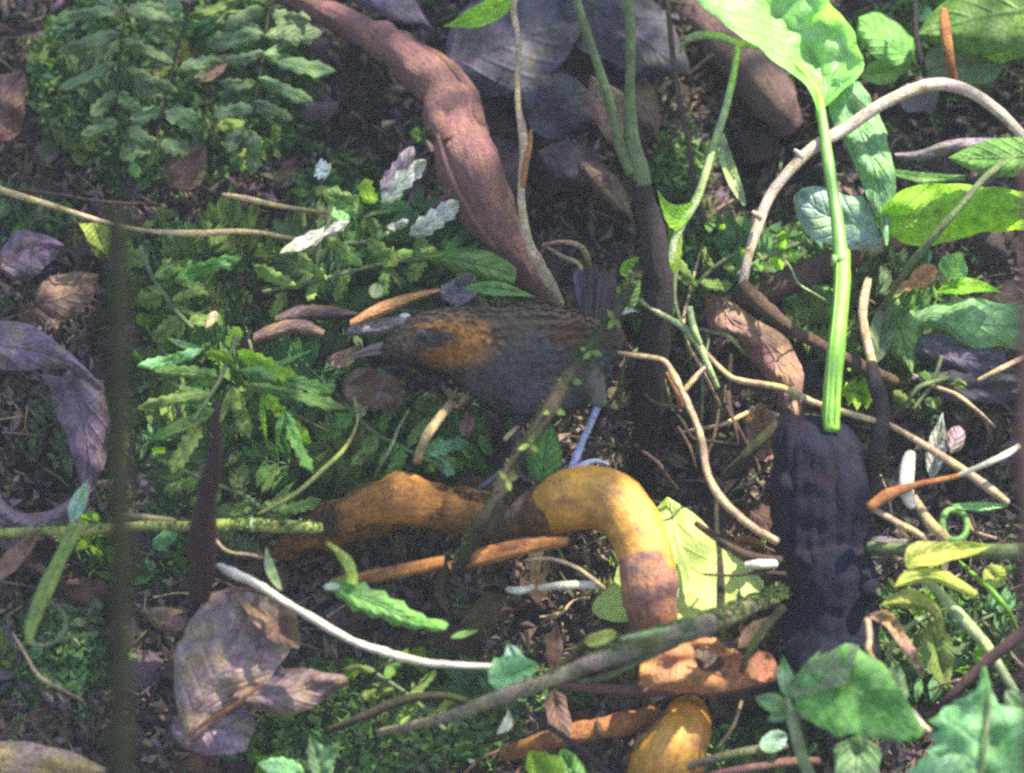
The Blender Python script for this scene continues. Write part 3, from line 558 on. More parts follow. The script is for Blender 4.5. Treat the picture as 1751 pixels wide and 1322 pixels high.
twig('bare_twig', 'white twig end by the right edge under the pinkish straw', 'twig', 'b_white', [(1635, 815, .12, 4), (1680, 795, .13, 5), (1715, 780, .13, 6), (1744, 764, .12, 5)], n=8)
twig('bare_twig', 'lower brown prong running down right behind the green horizontal stem', 'twig', 'b_tan', [(1490, 868, .12, 5), (1530, 890, .12, 6), (1570, 912, .11, 7), (1590, 930, .10, 5)], n=7)
leaf('curled_leaf', 'greyish green upright leaf shred left of the pink seed', 'dead leaf', 'l_pale', (1592, 822), (1612, 705), 34, 'lance', l0=.06, l1=.08)
leaf('seed_or_glint', 'glossy pink seed husk right of the grey shred', 'seed', 'l_pink', (1626, 775), (1640, 728), 34, 'round', l0=.08, l1=.08, belly=.01, rows=10, cols=9)
blade('narrow_leaf', 'narrow bright green leaf lying flat near the right edge below the straw', 'leaf', 'l_bright', [(1628, 862), (1670, 858), (1722, 862)], [(1630, 868), (1670, 874), (1722, 866)], l0=.10, l1=.10, cols=5, rows=12)
def ringlet():
    pts = [(1632 + 22 * math.cos(a), 898 + 26 * math.sin(a), .10 + .006 * math.sin(a), 6) for a in [i * .7 for i in range(10)]]
    twig('curled_shoot', 'small green shoot curled to a ring under the narrow bright leaf', 'shoot', 's_green', pts, n=8)
ringlet()
def bench_stem():
    twig('lying_stem', 'grey green stem lying level to the right edge under the yellowish leaves', 'stem', 's_dull', [(1485, 935, .09, 9), (1560, 940, .10, 10), (1640, 940, .10, 12), (1700, 945, .10, 14), (1780, 945, .10, 14)], n=12)
bench_stem()
blade('serrated_leaf', 'yellow green leaf with tip to the right, upper of the pair right of the stump', 'leaf', 'l_gold', [(1548, 966), (1550, 935), (1590, 925), (1640, 925), (1692, 932)], [(1552, 972), (1585, 968), (1620, 962), (1655, 952), (1692, 936)], l0=.13, l1=.14, belly=-.006, rows=18, tilt=.012)
blade('serrated_leaf', 'yellow green leaf, lower of the pair right of the stump, its tip browning', 'leaf', 'l_gold', [(1530, 1000), (1550, 975), (1600, 972), (1640, 990), (1672, 1012)], [(1532, 1005), (1560, 1000), (1600, 995), (1635, 1010), (1665, 1022)], l0=.13, l1=.13, belly=.006, rows=18)
blade('serrated_leaf', 'green and yellow leaf rolled over below the yellow green pair', 'leaf', 'l_gold', [(1510, 1030), (1540, 1010), (1580, 1015), (1610, 1040), (1618, 1085)], [(1514, 1036), (1550, 1040), (1580, 1045), (1598, 1060), (1602, 1090)], l0=.12, l1=.10, belly=.01, rows=18)
leaf('serrated_leaf', 'small yellow green leaf lying near the right edge beneath the level stem', 'leaf', 'l_gold', (1685, 970), (1716, 1000), 38, 'round', l0=.08, l1=.08, rows=10)
leaf('serrated_leaf', 'dim green hanging leaf under the rolled one', 'leaf', 'l_moss', (1590, 1060), (1620, 1180), 56, 'lance', l0=.09, l1=.06)
twig('green_stalk', 'pale green jointed stalk going down right beneath the yellow green leaves', 'stalk', 's_pale', [(1580, 985, .10, 8), (1620, 1030, .11, 10), (1655, 1070, .11, 11), (1690, 1110, .11, 9), (1740, 1190, .10, 7), (1790, 1260, .08, 7)], n=10, rough=.08)
twig('reddish_stem', 'reddish brown stem rising to the right edge in the lower right', 'stem', 'b_reddish', [(1790, 1045, .15, 10), (1730, 1095, .15, 11), (1670, 1145, .14, 9), (1620, 1195, .13, 7), (1580, 1240, .10, 6)], n=10)
blade('curled_leaf', 'withered brown leaf hanging right of the stump foot', 'dead leaf', 'd_tan', [(1488, 1050), (1520, 1045), (1550, 1085), (1575, 1130), (1582, 1150)], [(1490, 1058), (1515, 1070), (1535, 1100), (1560, 1135), (1572, 1152)], l0=.13, l1=.10, wave=.01, cols=6)
twig('bare_twig', 'thin tan twig hanging at the right of the stump foot', 'twig', 'b_tan', [(1482, 1058, .15, 6), (1488, 1090, .15, 5), (1486, 1115, .15, 5), (1500, 1138, .14, 4)], n=7)
leaf('curled_leaf', 'brown leaf shred at the left of the stump foot', 'dead leaf', 'd_brown', (1262, 1108), (1322, 1052), 34, 'lance', l0=.12, l1=.12, wave=.008)

# ------------------------------------------------------------------ bottom right plants
def tri_plant():
    t = thing('seedling', 'pale green seedling with small leaflets left of the folded leaf at the stump foot', 'plant', P(1385, 1320, .08))
    twig('stem', None, None, 's_pale', [(1345, 1195, .15, 8), (1355, 1240, .145, 10), (1372, 1290, .13, 10), (1392, 1345, .11, 10)], t, n=8)
    for b_, tp, w in [((1350, 1200), (1338, 1120), 30), ((1350, 1210), (1290, 1192), 34), ((1350, 1215), (1312, 1232), 22), ((1360, 1190), (1402, 1112), 26), ((1352, 1195), (1365, 1150), 24)]:
        leaf('leaflet', None, None, 'l_teal', b_, tp, w, 'lance', parent=t, l0=.15, l1=.16, rows=9, cols=5, wave=.005)
tri_plant()
def folded_leaf():
    t = thing('broad_leaf', 'veined green leaf folded over with an upturned edge at the stump foot', 'leaf', P(1365, 1210, .14))
    blade('leaf_blade', None, None, 'l_green', [(1362, 1215), (1385, 1232), (1430, 1255), (1490, 1262), (1530, 1265), (1568, 1268)], [(1356, 1175), (1385, 1140), (1430, 1108), (1490, 1118), (1540, 1180), (1580, 1250)], t, l0=.17, l1=.165, belly=.008, fold=.006, rows=26, cols=13, wave=.014)
    blade('upturned_edge', None, None, 'l_dim', [(1352, 1195), (1380, 1190), (1420, 1178), (1450, 1165)], [(1354, 1175), (1378, 1145), (1420, 1112), (1470, 1105)], t, l0=.172, l1=.176, rows=12, cols=6, belly=.004)
folded_leaf()
leaf('young_leaf', 'dull green leaf behind the folded leaf', 'leaf', 'l_dim', (1510, 1220), (1535, 1135), 66, 'ovate', l0=.12, l1=.12)
leaf('young_leaf', 'teal green leaf pointing down at the bottom edge under the folded leaf', 'leaf', 'l_teal', (1468, 1255), (1462, 1380), 76, 'oblong', l0=.12, l1=.11)
def toothed():
    t = thing('toothed_leaf', 'large toothed green leaf in the bottom right corner', 'leaf', P(1600, 1330, .14))
    blade('leaf_blade', None, None, 'l_teal', [(1560, 1345), (1590, 1270), (1610, 1215), (1640, 1195), (1668, 1180), (1680, 1140)], [(1800, 1360), (1790, 1300), (1775, 1240), (1745, 1212), (1705, 1200), (1686, 1140)], t, l0=.16, l1=.19, belly=.012, rows=30, cols=13, serr=9, samp=.05, wave=.01)
    blade('leaf_blade', 'lower lobe cut by the bottom edge', None, 'l_teal', [(1545, 1340), (1570, 1300), (1620, 1290), (1680, 1290)], [(1545, 1400), (1600, 1380), (1660, 1350), (1690, 1300)], t, l0=.185, l1=.18, rows=12, cols=8, serr=4)
    twig('midrib', None, None, 's_dull', [(1683, 1150, .192, 3), (1690, 1210, .185, 4), (1684, 1270, .186, 4), (1676, 1340, .18, 5)], t, n=6)
toothed()
leaf('toothed_leaf', 'green toothed leaf at the right edge above the corner leaf', 'leaf', 'l_teal', (1790, 1280), (1720, 1180), 70, 'ovate', l0=.14, l1=.15, serr=7)
twig('bare_twig', 'cream coloured twig end showing between folded leaf and corner leaf', 'twig', 'b_white', [(1560, 1215, .15, 5), (1575, 1235, .155, 7), (1590, 1250, .15, 5)], n=7)
twig('mossy_stick', 'green mossy twig along the bottom edge right of the golden knob', 'stick', 'b_moss', [(1150, 1318, .07, 6), (1220, 1298, .08, 8), (1290, 1285, .08, 8), (1345, 1275, .07, 6)], n=9)
twig('mossy_stick', 'purplish twig at the very bottom edge right of the golden knob', 'stick', 'b_purple', [(1200, 1330, .07, 7), (1260, 1316, .08, 8), (1340, 1305, .08, 8), (1400, 1300, .07, 6)], n=9)
leaf('young_leaf', 'tiny bluish green leaf above the mossy twig at the bottom', 'leaf', 'l_bluegreen', (1300, 1280), (1345, 1256), 36, 'round', l0=.09, l1=.09, rows=8)
twig('rootlet', 'thin rootlet slanting down right of the golden knob', 'rootlet', 'b_tan', [(1268, 1200, .07, 3), (1255, 1240, .075, 3), (1228, 1278, .07, 3)], n=5)
twig('rootlet', 'thin brown rootlet leaning on the left of the golden knob', 'rootlet', 'b_brown', [(1135, 1215, .07, 3), (1110, 1245, .08, 3), (1082, 1285, .07, 3)], n=5)

# ------------------------------------------------------------------ yellow leaf, torn orange leaf, centre bottom
blade('yellow_leaf', 'large pale yellow green leaf lit by the sun behind the orange root arch', 'leaf', 'l_yellow', [(1140, 850), (1095, 900), (1060, 960), (1030, 1010), (1022, 1050), (1050, 1064)], [(1142, 850), (1190, 882), (1235, 935), (1300, 985), (1312, 1012), (1200, 1060)], l0=.05, l1=.075, belly=.006, rows=24, cols=17, wave=.005, fold=.003)
def upright():
    t = thing('bare_twig', 'thin dark upright twig with a side prong standing before the yellow leaf', 'twig', P(1228, 1050, .11))
    twig('twig_stem', None, None, 'b_olive', [(1224, 830, .11, 3), (1226, 900, .11, 4), (1229, 950, .115, 5), (1232, 1000, .115, 8), (1230, 1050, .11, 8)], t, n=9)
    twig('prong', None, None, 'b_brown', [(1203, 982, .12, 2.5), (1250, 984, .125, 3), (1300, 980, .125, 4), (1345, 982, .12, 4)], t, n=6)
    twig('prong', None, None, 'b_brown', [(1230, 925, .115, 3), (1243, 915, .117, 2.5), (1256, 902, .115, 2)], t, n=6)
upright()
twig('bare_twig', 'grey twig slanting right to the stump over the yellow leaf', 'twig', 'b_brown', [(1190, 895, .10, 5), (1230, 925, .115, 7), (1280, 948, .12, 8), (1335, 962, .12, 7)], n=8)
twig('pale_stub', 'short pale stick end against the left side of the stump', 'stick', 'b_white', [(1275, 968, .125, 6), (1300, 966, .13, 8), (1326, 964, .125, 7)], n=8)
leaf('dark_shoot', 'small dark shoot before the yellow leaf right of the upright twig', 'shoot', 's_dull', (1263, 1040), (1264, 1002), 9, 'lance', l0=.11, l1=.115, rows=8, cols=5)
def moss_branch():
    t = thing('mossy_branch', 'mossy forked branch crossing from the stump down left under the orange root', 'branch', P(940, 1160, .1))
    twig('branch_stem', None, None, 'b_moss', [(1375, 1000, .03, 13), (1330, 1018, .06, 14), (1290, 1035, .10, 16), (1220, 1062, .16, 17), (1150, 1085, .165, 17), (1080, 1110, .165, 16), (1010, 1135, .16, 14)], t, n=14, rough=.22)
    twig('bare_wood', None, None, 'b_bare', [(1060, 1114, .165, 13), (1010, 1135, .161, 14), (950, 1158, .155, 13), (890, 1178, .15, 12), (830, 1200, .145, 12), (780, 1222, .13, 11), (720, 1240, .11, 8), (650, 1255, .08, 6)], t, n=14, rough=.22)
    moss_on(t, [(1340, 1014, .08, 14), (1290, 1035, .11, 15), (1220, 1062, .16, 16), (1150, 1085, .165, 16), (1080, 1110, .165, 15), (1010, 1135, .16, 14)], 2600)
    moss_on(t, [(1010, 1135, .16, 14), (890, 1178, .15, 12), (780, 1222, .13, 11), (650, 1255, .08, 6)], 260)
    twig('fork', None, None, 'b_olive', [(955, 1150, .15, 7), (985, 1112, .155, 6), (1020, 1092, .16, 9), (1070, 1095, .165, 8)], t, n=9)
    twig('fork', None, None, 's_dull', [(990, 1168, .14, 3), (1040, 1155, .15, 6), (1100, 1128, .155, 6), (1160, 1100, .15, 5)], t, n=8)
    twig('fork', 'bright lichen covered strip', None, 's_pale', [(1060, 1092, .182, 3), (1100, 1086, .184, 6), (1145, 1076, .182, 4)], t, n=8)
    leaf('lichen_patch', None, None, 'l_gold', (1000, 1100), (1055, 1082), 22, 'oblong', parent=t, l0=.17, l1=.176, rows=7, cols=5)
moss_branch()
def torn():
    t = thing('torn_leaf', 'orange brown dead leaf with a dark hole beneath the mossy branch', 'dead leaf', P(1200, 1150, .09))
    # ring-shaped blade around the hole
    outer = [(1092, 1172), (1094, 1135), (1110, 1096), (1160, 1082), (1212, 1086), (1250, 1108), (1276, 1122), (1318, 1130), (1324, 1165), (1240, 1182), (1160, 1186)]
    inner = [(1192, 1140), (1188, 1125), (1186, 1115), (1186, 1106), (1195, 1108), (1215, 1115), (1236, 1125), (1240, 1134), (1232, 1146), (1218, 1150), (1203, 1147)]
    rows = []
    for k in range(7):
        f = k / 6; row = []
        for i in range(44):
            q = i / 44 * 11; a = int(q); fr = q - a
            ox = outer[a][0] * (1 - fr) + outer[(a + 1) % 11][0] * fr; oy = outer[a][1] * (1 - fr) + outer[(a + 1) % 11][1] * fr
            ix = inner[a][0] * (1 - fr) + inner[(a + 1) % 11][0] * fr; iy = inner[a][1] * (1 - fr) + inner[(a + 1) % 11][1] * fr
            x, y = ix + (ox - ix) * f, iy + (oy - iy) * f
            row.append(P(x + 7 * f * noise.noise(Vector((i * .9, 2, f))), y + 8 * f * noise.noise(Vector((i * .8, 5, f))), .10 + .006 * math.sin(f * 3) + .012 * noise.noise(Vector((x * .03, y * .03, 4)))))
        rows.append(row)
    mb = MB(); mb.grid(rows, uvs=1, wrap=True); mb.build('leaf_blade', 'd_peach', t)
    twig('rolled_edge', None, None, 'b_rust', [(1192, 1100, .112, 2), (1215, 1102, .114, 3.5), (1245, 1114, .114, 3.5), (1262, 1126, .112, 2)], t, n=8)
    leaf('hole_backing', None, None, 'd_dark', (1180, 1160), (1262, 1105), 70, 'round', parent=t, l0=.075, l1=.07, wave=.006)  # dark sheet added behind the hole to stand for its shade
    twig('leaf_stalk', None, None, 'b_olive', [(1268, 1150, .12, 5), (1282, 1115, .125, 6), (1305, 1080, .12, 7), (1340, 1040, .11, 8)], t, n=8)
torn()
leaf('curled_leaf', 'small tan leaf scrap right of the torn orange leaf', 'dead leaf', 'd_peach', (1285, 1160), (1318, 1118), 40, 'oblong', l0=.12, l1=.12)
leaf('curled_leaf', 'narrow brown leaf standing on end left of the mossy fork', 'dead leaf', 'd_brown', (945, 1150), (952, 1060), 30, 'lance', l0=.09, l1=.10)
leaf('curled_leaf', 'rust brown leaf strip hanging below the mossy branch', 'dead leaf', 'd_brown', (945, 1180), (965, 1270), 40, 'oblong', l0=.08, l1=.07)
def splinters():
    blade('wood_splinter', 'flat rust orange wood splinter with pointed left end beneath the orange root', 'splinter', 'b_rust', [(565, 990), (620, 978), (690, 963), (760, 950)], [(568, 1002), (625, 998), (690, 988), (758, 972)], l0=.10, l1=.11, belly=.006, cols=7, wave=.003)
    blade('wood_splinter', 'flat rust orange wood splinter continuing up right to the root arch', 'splinter', 'b_rust', [(765, 962), (820, 938), (890, 922), (972, 918)], [(770, 978), (830, 966), (900, 948), (970, 935)], l0=.11, l1=.12, belly=.006, cols=7, wave=.003)
splinters()
twig('rootlet', 'thin tan rootlet curving down right from the orange splinter', 'rootlet', 'b_tan', [(895, 958, .11, 2.5), (940, 955, .12, 3.5), (985, 970, .12, 3.5), (1015, 992, .12, 4), (1035, 1008, .11, 3)], n=6)
twig('pale_stub', 'short cream stick left of the longer one below the splinter', 'stick', 'b_white', [(868, 1008, .09, 5), (888, 1010, .095, 8), (912, 1006, .09, 5)], n=8)
twig('pale_stub', 'longer cream stick lying level below the splinter', 'stick', 'b_white', [(920, 1004, .09, 6), (960, 1003, .095, 8), (1020, 1000, .09, 8)], n=8)
twig('white_twig', 'brightest bleached twig running down right across the lower left', 'twig', 'b_white', [(372, 968, .13, 5), (400, 980, .135, 8), (440, 1000, .14, 7), (490, 1030, .14, 6), (556, 1072, .14, 7), (610, 1102, .14, 6), (660, 1116, .14, 8), (720, 1129, .14, 7), (790, 1137, .135, 5), (870, 1143, .12, 5)], n=10, rough=.3)
blade('young_leaf', 'green leaf with one ragged end lying above the white twig', 'leaf', 'l_green', [(560, 1000), (600, 1040), (650, 1058), (700, 1075), (760, 1080)], [(562, 992), (610, 995), (660, 1015), (710, 1045), (768, 1066)], l0=.12, l1=.12, belly=.006, serr=6, samp=.12)
leaf('seed_or_glint', 'tiny white painted glint at the left end of the ragged green leaf', 'seed', 'l_pale', (552, 1004), (582, 1003), 14, 'round', l0=.13, l1=.13, rows=8, cols=7, belly=.003)  # pale scrap standing in for a glint of light on the leaf
blade('curled_leaf', 'small yellow curled leaf standing at the left end of the orange splinter', 'leaf', 'l_gold', [(556, 928), (575, 950), (590, 975), (592, 998)], [(560, 926), (592, 945), (610, 972), (612, 1000)], l0=.14, l1=.125, cols=6, belly=.006)
leaf('grass_blade', 'small yellow green blade rising from the white twig', 'blade', 's_pale', (482, 1010), (455, 935), 18, 'lance', -6, l0=.14, l1=.13, rows=10, cols=5)
leaf('grass_blade', 'little green blade tip below the ragged green leaf', 'blade', 'l_green', (770, 1090), (818, 1078), 12, 'lance', l0=.12, l1=.12, rows=8, cols=5)
leaf('young_leaf', 'green leaf on the mossy branch at the right end of the white twig', 'leaf', 'l_teal', (835, 1165), (920, 1135), 66, 'ovate', l0=.13, l1=.14, serr=5)
leaf('young_leaf', 'bluish leaf tip above the green leaf at the white twig\'s end', 'leaf', 'l_bluegreen', (890, 1150), (868, 1100), 34, 'ovate', l0=.12, l1=.13)
leaf('young_leaf', 'lime green leaf at the bottom edge left of the broken rust root', 'leaf', 'l_lime', (955, 1350), (905, 1285), 70, 'ovate', l0=.08, l1=.10, serr=6)
leaf('young_leaf', 'green ribbed leaf at the bottom edge beside the lime one', 'leaf', 'l_green', (985, 1350), (960, 1280), 54, 'ovate', l0=.07, l1=.08)
twig('bare_twig', 'dark thin twig slanting down right through the bottom centre', 'twig', 'b_dark', [(900, 1215, .12, 4), (950, 1250, .13, 5), (1000, 1290, .13, 6), (1050, 1335, .12, 6)], n=7)
for i, (a, b_, w, lab) in enumerate([((560, 1345), (530, 1255), 40, 'teal leaflet pointing up at the bottom edge'), ((520, 1320), (440, 1305), 36, 'teal leaflet pointing left at the bottom edge'), ((540, 1320), (580, 1270), 30, 'teal leaflet pointing up right at the bottom edge')]):
    leaf('young_leaf', lab, 'leaf', 'l_teal', a, b_, w, 'ovate', l0=.08, l1=.10, serr=4)
twig('mossy_stick', 'olive root curving over moss beneath the white twig\'s right part', 'stick', 'b_olive', [(560, 1252, .07, 6), (620, 1225, .085, 8), (690, 1200, .09, 8), (760, 1192, .09, 7), (810, 1205, .08, 6)], n=8)
leaf('curled_leaf', 'small pale green curl under the mossy branch left of the rust strip', 'leaf', 'l_pale', (850, 1255), (868, 1210), 18, 'lance', 10, l0=.09, l1=.10, rows=8, cols=5)

# ------------------------------------------------------------------ left bottom
blade('dead_leaf', 'big pinkish grey dead leaf standing on edge in the lower left', 'dead leaf', 'd_mauve', [(312, 1275), (296, 1200), (296, 1130), (318, 1065), (360, 1020), (400, 1005)], [(330, 1275), (400, 1205), (440, 1180), (490, 1130), (502, 1080), (470, 1025)], l0=.07, l1=.11, belly=.012, wave=.006, rows=24, cols=13, fold=.004)
blade('dead_leaf', 'pink tinted dead leaf with an orange lower edge right of the big one', 'dead leaf', 'd_mauve', [(398, 1195), (430, 1212), (480, 1222), (540, 1205), (598, 1168)], [(400, 1188), (430, 1160), (480, 1148), (530, 1145), (590, 1155)], l0=.09, l1=.09, belly=.01, wave=.006, rows=18)
blade('dead_leaf', 'dull violet dead leaf lying under the big one in the lower left', 'dead leaf', 'd_purple', [(290, 1245), (310, 1275), (360, 1290), (420, 1285)], [(300, 1225), (350, 1210), (410, 1205), (440, 1235)], l0=.07, l1=.07, belly=.008, wave=.01)
leaf('dead_leaf', 'curled rusty leaf above left of the big pinkish grey one', 'dead leaf', 'd_brown', (330, 1075), (240, 1045), 46, 'ovate', l0=.08, l1=.08, belly=.01)
blade('dead_leaf', 'small brown leaf peak above the big pinkish grey one', 'dead leaf', 'd_brown', [(400, 1010), (430, 1060), (470, 1100), (510, 1110)], [(400, 1005), (440, 1005), (500, 1030), (515, 1100)], l0=.12, l1=.115, wave=.01)
blade('dead_leaf', 'brown arched leaf edge in the bottom left corner', 'dead leaf', 'd_tan', [(-40, 1350), (20, 1345), (90, 1345), (175, 1345)], [(-40, 1275), (30, 1268), (100, 1280), (180, 1312)], l0=.09, l1=.09, belly=.016, tilt=.02, rows=16)
twig('dark_hollow_twig', 'thin bent twig over the bottom of the big dead leaf', 'twig', 'b_rust', [(320, 1260, .12, 3), (370, 1225, .13, 4), (410, 1200, .13, 4), (450, 1170, .13, 3)], n=6)
def hook():
    t = thing('hooked_shoot', 'green strap shoot with a curled tendril hanging at the lower left', 'shoot', P(140, 890, .15))
    blade('strap', None, None, 'l_moss', [(120, 890), (92, 950), (62, 1010), (42, 1070), (46, 1100)], [(148, 895), (112, 965), (88, 1020), (66, 1070), (54, 1102)], t, l0=.15, l1=.16, belly=.006, rows=16, cols=7)
    twig('tendril', None, None, 's_dull', [(46, 1092, .16, 4), (62, 1104, .16, 4), (90, 1100, .16, 3.5), (110, 1080, .16, 3.5), (110, 1052, .16, 3), (92, 1035, .16, 2.5), (80, 1022, .16, 2)], t, n=7)
    twig('tendril', None, None, 's_dull', [(100, 1094, .158, 3), (130, 1088, .15, 3.5), (165, 1082, .13, 3)], t, n=6)
hook()
def level_stem():
    t = thing('lying_stem', 'yellowish moss flecked stem lying level across the left side', 'stem', P(340, 905, .08))
    twig('stem', None, None, 's_yellow', [(-20, 915, .08, 8), (60, 912, .09, 9), (150, 905, .10, 10), (240, 900, .10, 9), (330, 898, .10, 9), (400, 897, .10, 11), (470, 900, .10, 11), (550, 906, .09, 10)], t, n=10, rough=.15)
    moss_on(t, [(-20, 915, .08, 8), (150, 905, .10, 10), (330, 898, .10, 9), (470, 900, .10, 11), (540, 905, .09, 10)], 900)
    twig('node', None, None, 's_pale', [(428, 898, .10, 13), (436, 898, .10, 13)], t, n=8)
level_stem()
twig('straw', 'short pinkish straw above the level yellowish stem at left', 'straw', 'b_tan', [(212, 880, .13, 4), (250, 884, .135, 5), (300, 890, .13, 4)], n=6)
leaf('young_leaf', 'pale blue green blade above the hooked shoot', 'leaf', 'l_bluegreen', (120, 895), (150, 820), 30, 'lance', l0=.12, l1=.13)
leaf('curled_leaf', 'brown leaf edge at the left border below the dark hollow', 'dead leaf', 'd_brown', (-20, 1000), (75, 900), 34, 'lance', l0=.10, l1=.10)

# ------------------------------------------------------------------ left: big purple leaf, hollow
blade('dead_leaf', 'large violet pink dead leaf arching in from the left edge', 'dead leaf', 'd_purple', [(-60, 640), (10, 634), (70, 632), (120, 634), (165, 668)], [(-60, 552), (10, 546), (70, 566), (130, 612), (180, 665)], l0=.12, l1=.11, belly=.006, tilt=.012, rows=20, cols=11, wave=.006)
blade('dead_leaf', 'violet dead leaf side wall right of the dark hollow at left', 'dead leaf', 'd_purple', [(70, 640), (92, 700), (118, 760), (140, 840)], [(176, 650), (188, 700), (182, 780), (152, 850)], l0=.10, l1=.06, belly=.006, wave=.007)
blade('dead_leaf', 'violet dead leaf lining the lower side of the dark hollow at left', 'dead leaf', 'd_purple', [(-40, 900), (20, 940), (80, 920), (140, 880)], [(-40, 820), (20, 870), (70, 875), (130, 850)], l0=.07, l1=.06, belly=.01, wave=.012)

# ------------------------------------------------------------------ left straws and small bits
twig('straw', 'long golden straw sloping in from the left edge above the blurred stem', 'straw', 'b_straw', [(-20, 318, .08, 6), (40, 338, .10, 6), (110, 358, .10, 5), (185, 382, .10, 5), (250, 396, .10, 4), (330, 398, .10, 6), (425, 397, .10, 5), (520, 412, .08, 3)], n=7)
twig('straw', 'short golden straw above right of the long one at left', 'straw', 'b_straw', [(380, 333, .09, 3), (420, 340, .10, 6), (480, 352, .10, 4), (560, 364, .08, 3)], n=7)
twig('straw', 'faint brown straw running level above the long golden one', 'straw', 'b_brown', [(30, 325, .08, 4), (100, 334, .09, 4), (170, 345, .09, 3), (235, 350, .08, 3)], n=6)
blade('young_leaf', 'pale yellow green leaf scrap hanging on the long straw at left', 'leaf', 'l_gold', [(135, 382), (150, 410), (180, 435)], [(190, 380), (192, 405), (184, 435)], l0=.09, l1=.08, cols=7, rows=10)
leaf('seed_or_glint', 'small tan oval seed husk in the green moss left of the bird', 'seed', 'b_tan', (352, 562), (370, 532), 15, 'round', l0=.10, l1=.10, rows=8, cols=7, belly=.004)
leaf('dead_leaf', 'brown folded dead leaf inside the upper left fern', 'dead leaf', 'd_tan', (335, 140), (398, 90), 34, 'lance', l0=.07, l1=.08)
leaf('dead_leaf', 'pointed brown dead leaf below the upper left fern', 'dead leaf', 'd_brown', (290, 320), (352, 248), 70, 'ovate', l0=.06, l1=.06, wave=.01)

# dead leaves left of the bill
blade('curled_leaf', 'brown arched dead leaf left of the bird\'s bill', 'dead leaf', 'd_tan', [(432, 588), (460, 582), (500, 570), (550, 578)], [(434, 570), (470, 552), (515, 546), (556, 565)], l0=.10, l1=.10, belly=.014, cols=9)
blade('curled_leaf', 'dark dead leaf curling over behind the arched brown one', 'dead leaf', 'd_dark', [(470, 556), (520, 550), (580, 548), (610, 540)], [(470, 540), (520, 520), (575, 525), (612, 535)], l0=.08, l1=.08, belly=.012)
blade('curled_leaf', 'orange edged dead leaf strip above the bird\'s bill', 'dead leaf', 'd_orange', [(600, 560), (640, 545), (700, 520), (755, 500)], [(598, 548), (640, 522), (690, 504), (750, 492)], l0=.11, l1=.09, belly=.008)
blade('curled_leaf', 'dark folded dead leaf between the orange strip and the bill', 'dead leaf', 'd_grey', [(590, 575), (640, 572), (690, 560), (705, 545)], [(596, 560), (640, 548), (680, 540), (702, 538)], l0=.10, l1=.09, belly=.006, wave=.008)
leaf('curled_leaf', 'brown ragged dead leaf under the bird\'s bill', 'dead leaf', 'd_brown', (585, 655), (690, 690), 60, 'oblong', -8, l0=.09, l1=.08, wave=.014)
leaf('curled_leaf', 'curled tan leaf tip at the end of the bird\'s bill', 'dead leaf', 'd_tan', (556, 618), (618, 588), 30, 'lance', 10, l0=.07, l1=.08, wave=.008)
leaf('seed_or_glint', 'tiny white fleck above the bird\'s face', 'seed', 'b_white', (683, 540), (702, 539), 8, 'round', l0=.13, l1=.13, rows=6, cols=5, belly=.002)
twig('mossy_stick', 'yellowish tan stick leaning under the bird\'s breast', 'stick', 'b_straw', [(772, 690, .10, 8), (750, 718, .11, 8), (728, 750, .11, 8), (712, 790, .09, 7)], n=9)
leaf('curled_leaf', 'small pale pink scrap under the bird\'s belly', 'dead leaf', 'd_tan', (790, 745), (808, 710), 20, 'oblong', l0=.08, l1=.08, rows=8, cols=5)
twig('bare_twig', 'short pale twig under the bird between its legs', 'twig', 'b_straw', [(862, 752, .10, 4), (875, 740, .10, 5), (890, 728, .10, 3)], n=6)
def moss_stem():
    t = thing('leaning_stem', 'dark moss covered stem leaning across the bird from rump to root', 'stem', P(790, 960, .15))
    twig('stem', None, None, 'b_olive', [(1100, 450, .13, 8), (1075, 500, .15, 9), (1042, 555, .17, 10), (1005, 608, .175, 12), (965, 660, .18, 13), (925, 720, .18, 12), (885, 790, .17, 11), (845, 860, .17, 11), (810, 920, .15, 12), (785, 970, .12, 12)], t, n=10, rough=.35)
    moss_on(t, [(1100, 450, .13, 8), (1042, 555, .17, 10), (965, 660, .18, 13), (885, 790, .17, 11), (810, 920, .15, 12), (785, 970, .12, 12)], 1900, cols=((.06, .09, .02), (.09, .12, .035), (.04, .05, .02), (.09, .07, .035)))
    for (x, y) in [(1050, 545), (1012, 600), (975, 650), (948, 700), (905, 760), (868, 820)]:
        for k in range(3):
            a = random.uniform(0, 6.28); leaf('moss_tuft', None, None, 'l_moss', (x, y), (x + 22 * math.cos(a), y + 20 * math.sin(a)), 10, 'lance', parent=t, l0=.18, l1=.19, rows=5, cols=4)
moss_stem()
leaf('young_leaf', 'upright green leaf between the bird\'s legs', 'leaf', 'l_green', (925, 830), (940, 720), 60, 'ovate', l0=.06, l1=.08, belly=.008)
leaf('young_leaf', 'crumpled green leaf right of the bird\'s tail on the dark base', 'leaf', 'l_green', (1045, 535), (1095, 480), 44, 'ovate', l0=.15, l1=.14, wave=.012)
leaf('young_leaf', 'small lime leaf above the crumpled one right of the tail', 'leaf', 'l_lime', (1062, 470), (1092, 440), 26, 'ovate', l0=.14, l1=.13, rows=8)
leaf('curled_leaf', 'dry pale leaf rim curled under the crumpled green leaf by the tail', 'dead leaf', 'l_pale', (1040, 545), (1092, 533), 14, 'lance', -8, l0=.16, l1=.16, rows=8, cols=5)
blade('broad_leaf', 'long green leaf lying over the moss above the bird\'s back', 'leaf', 'l_green', [(720, 445), (770, 460), (820, 478), (880, 488)], [(722, 435), (780, 425), (840, 432), (884, 460)], l0=.10, l1=.10, belly=.01, rows=16, wave=.008)
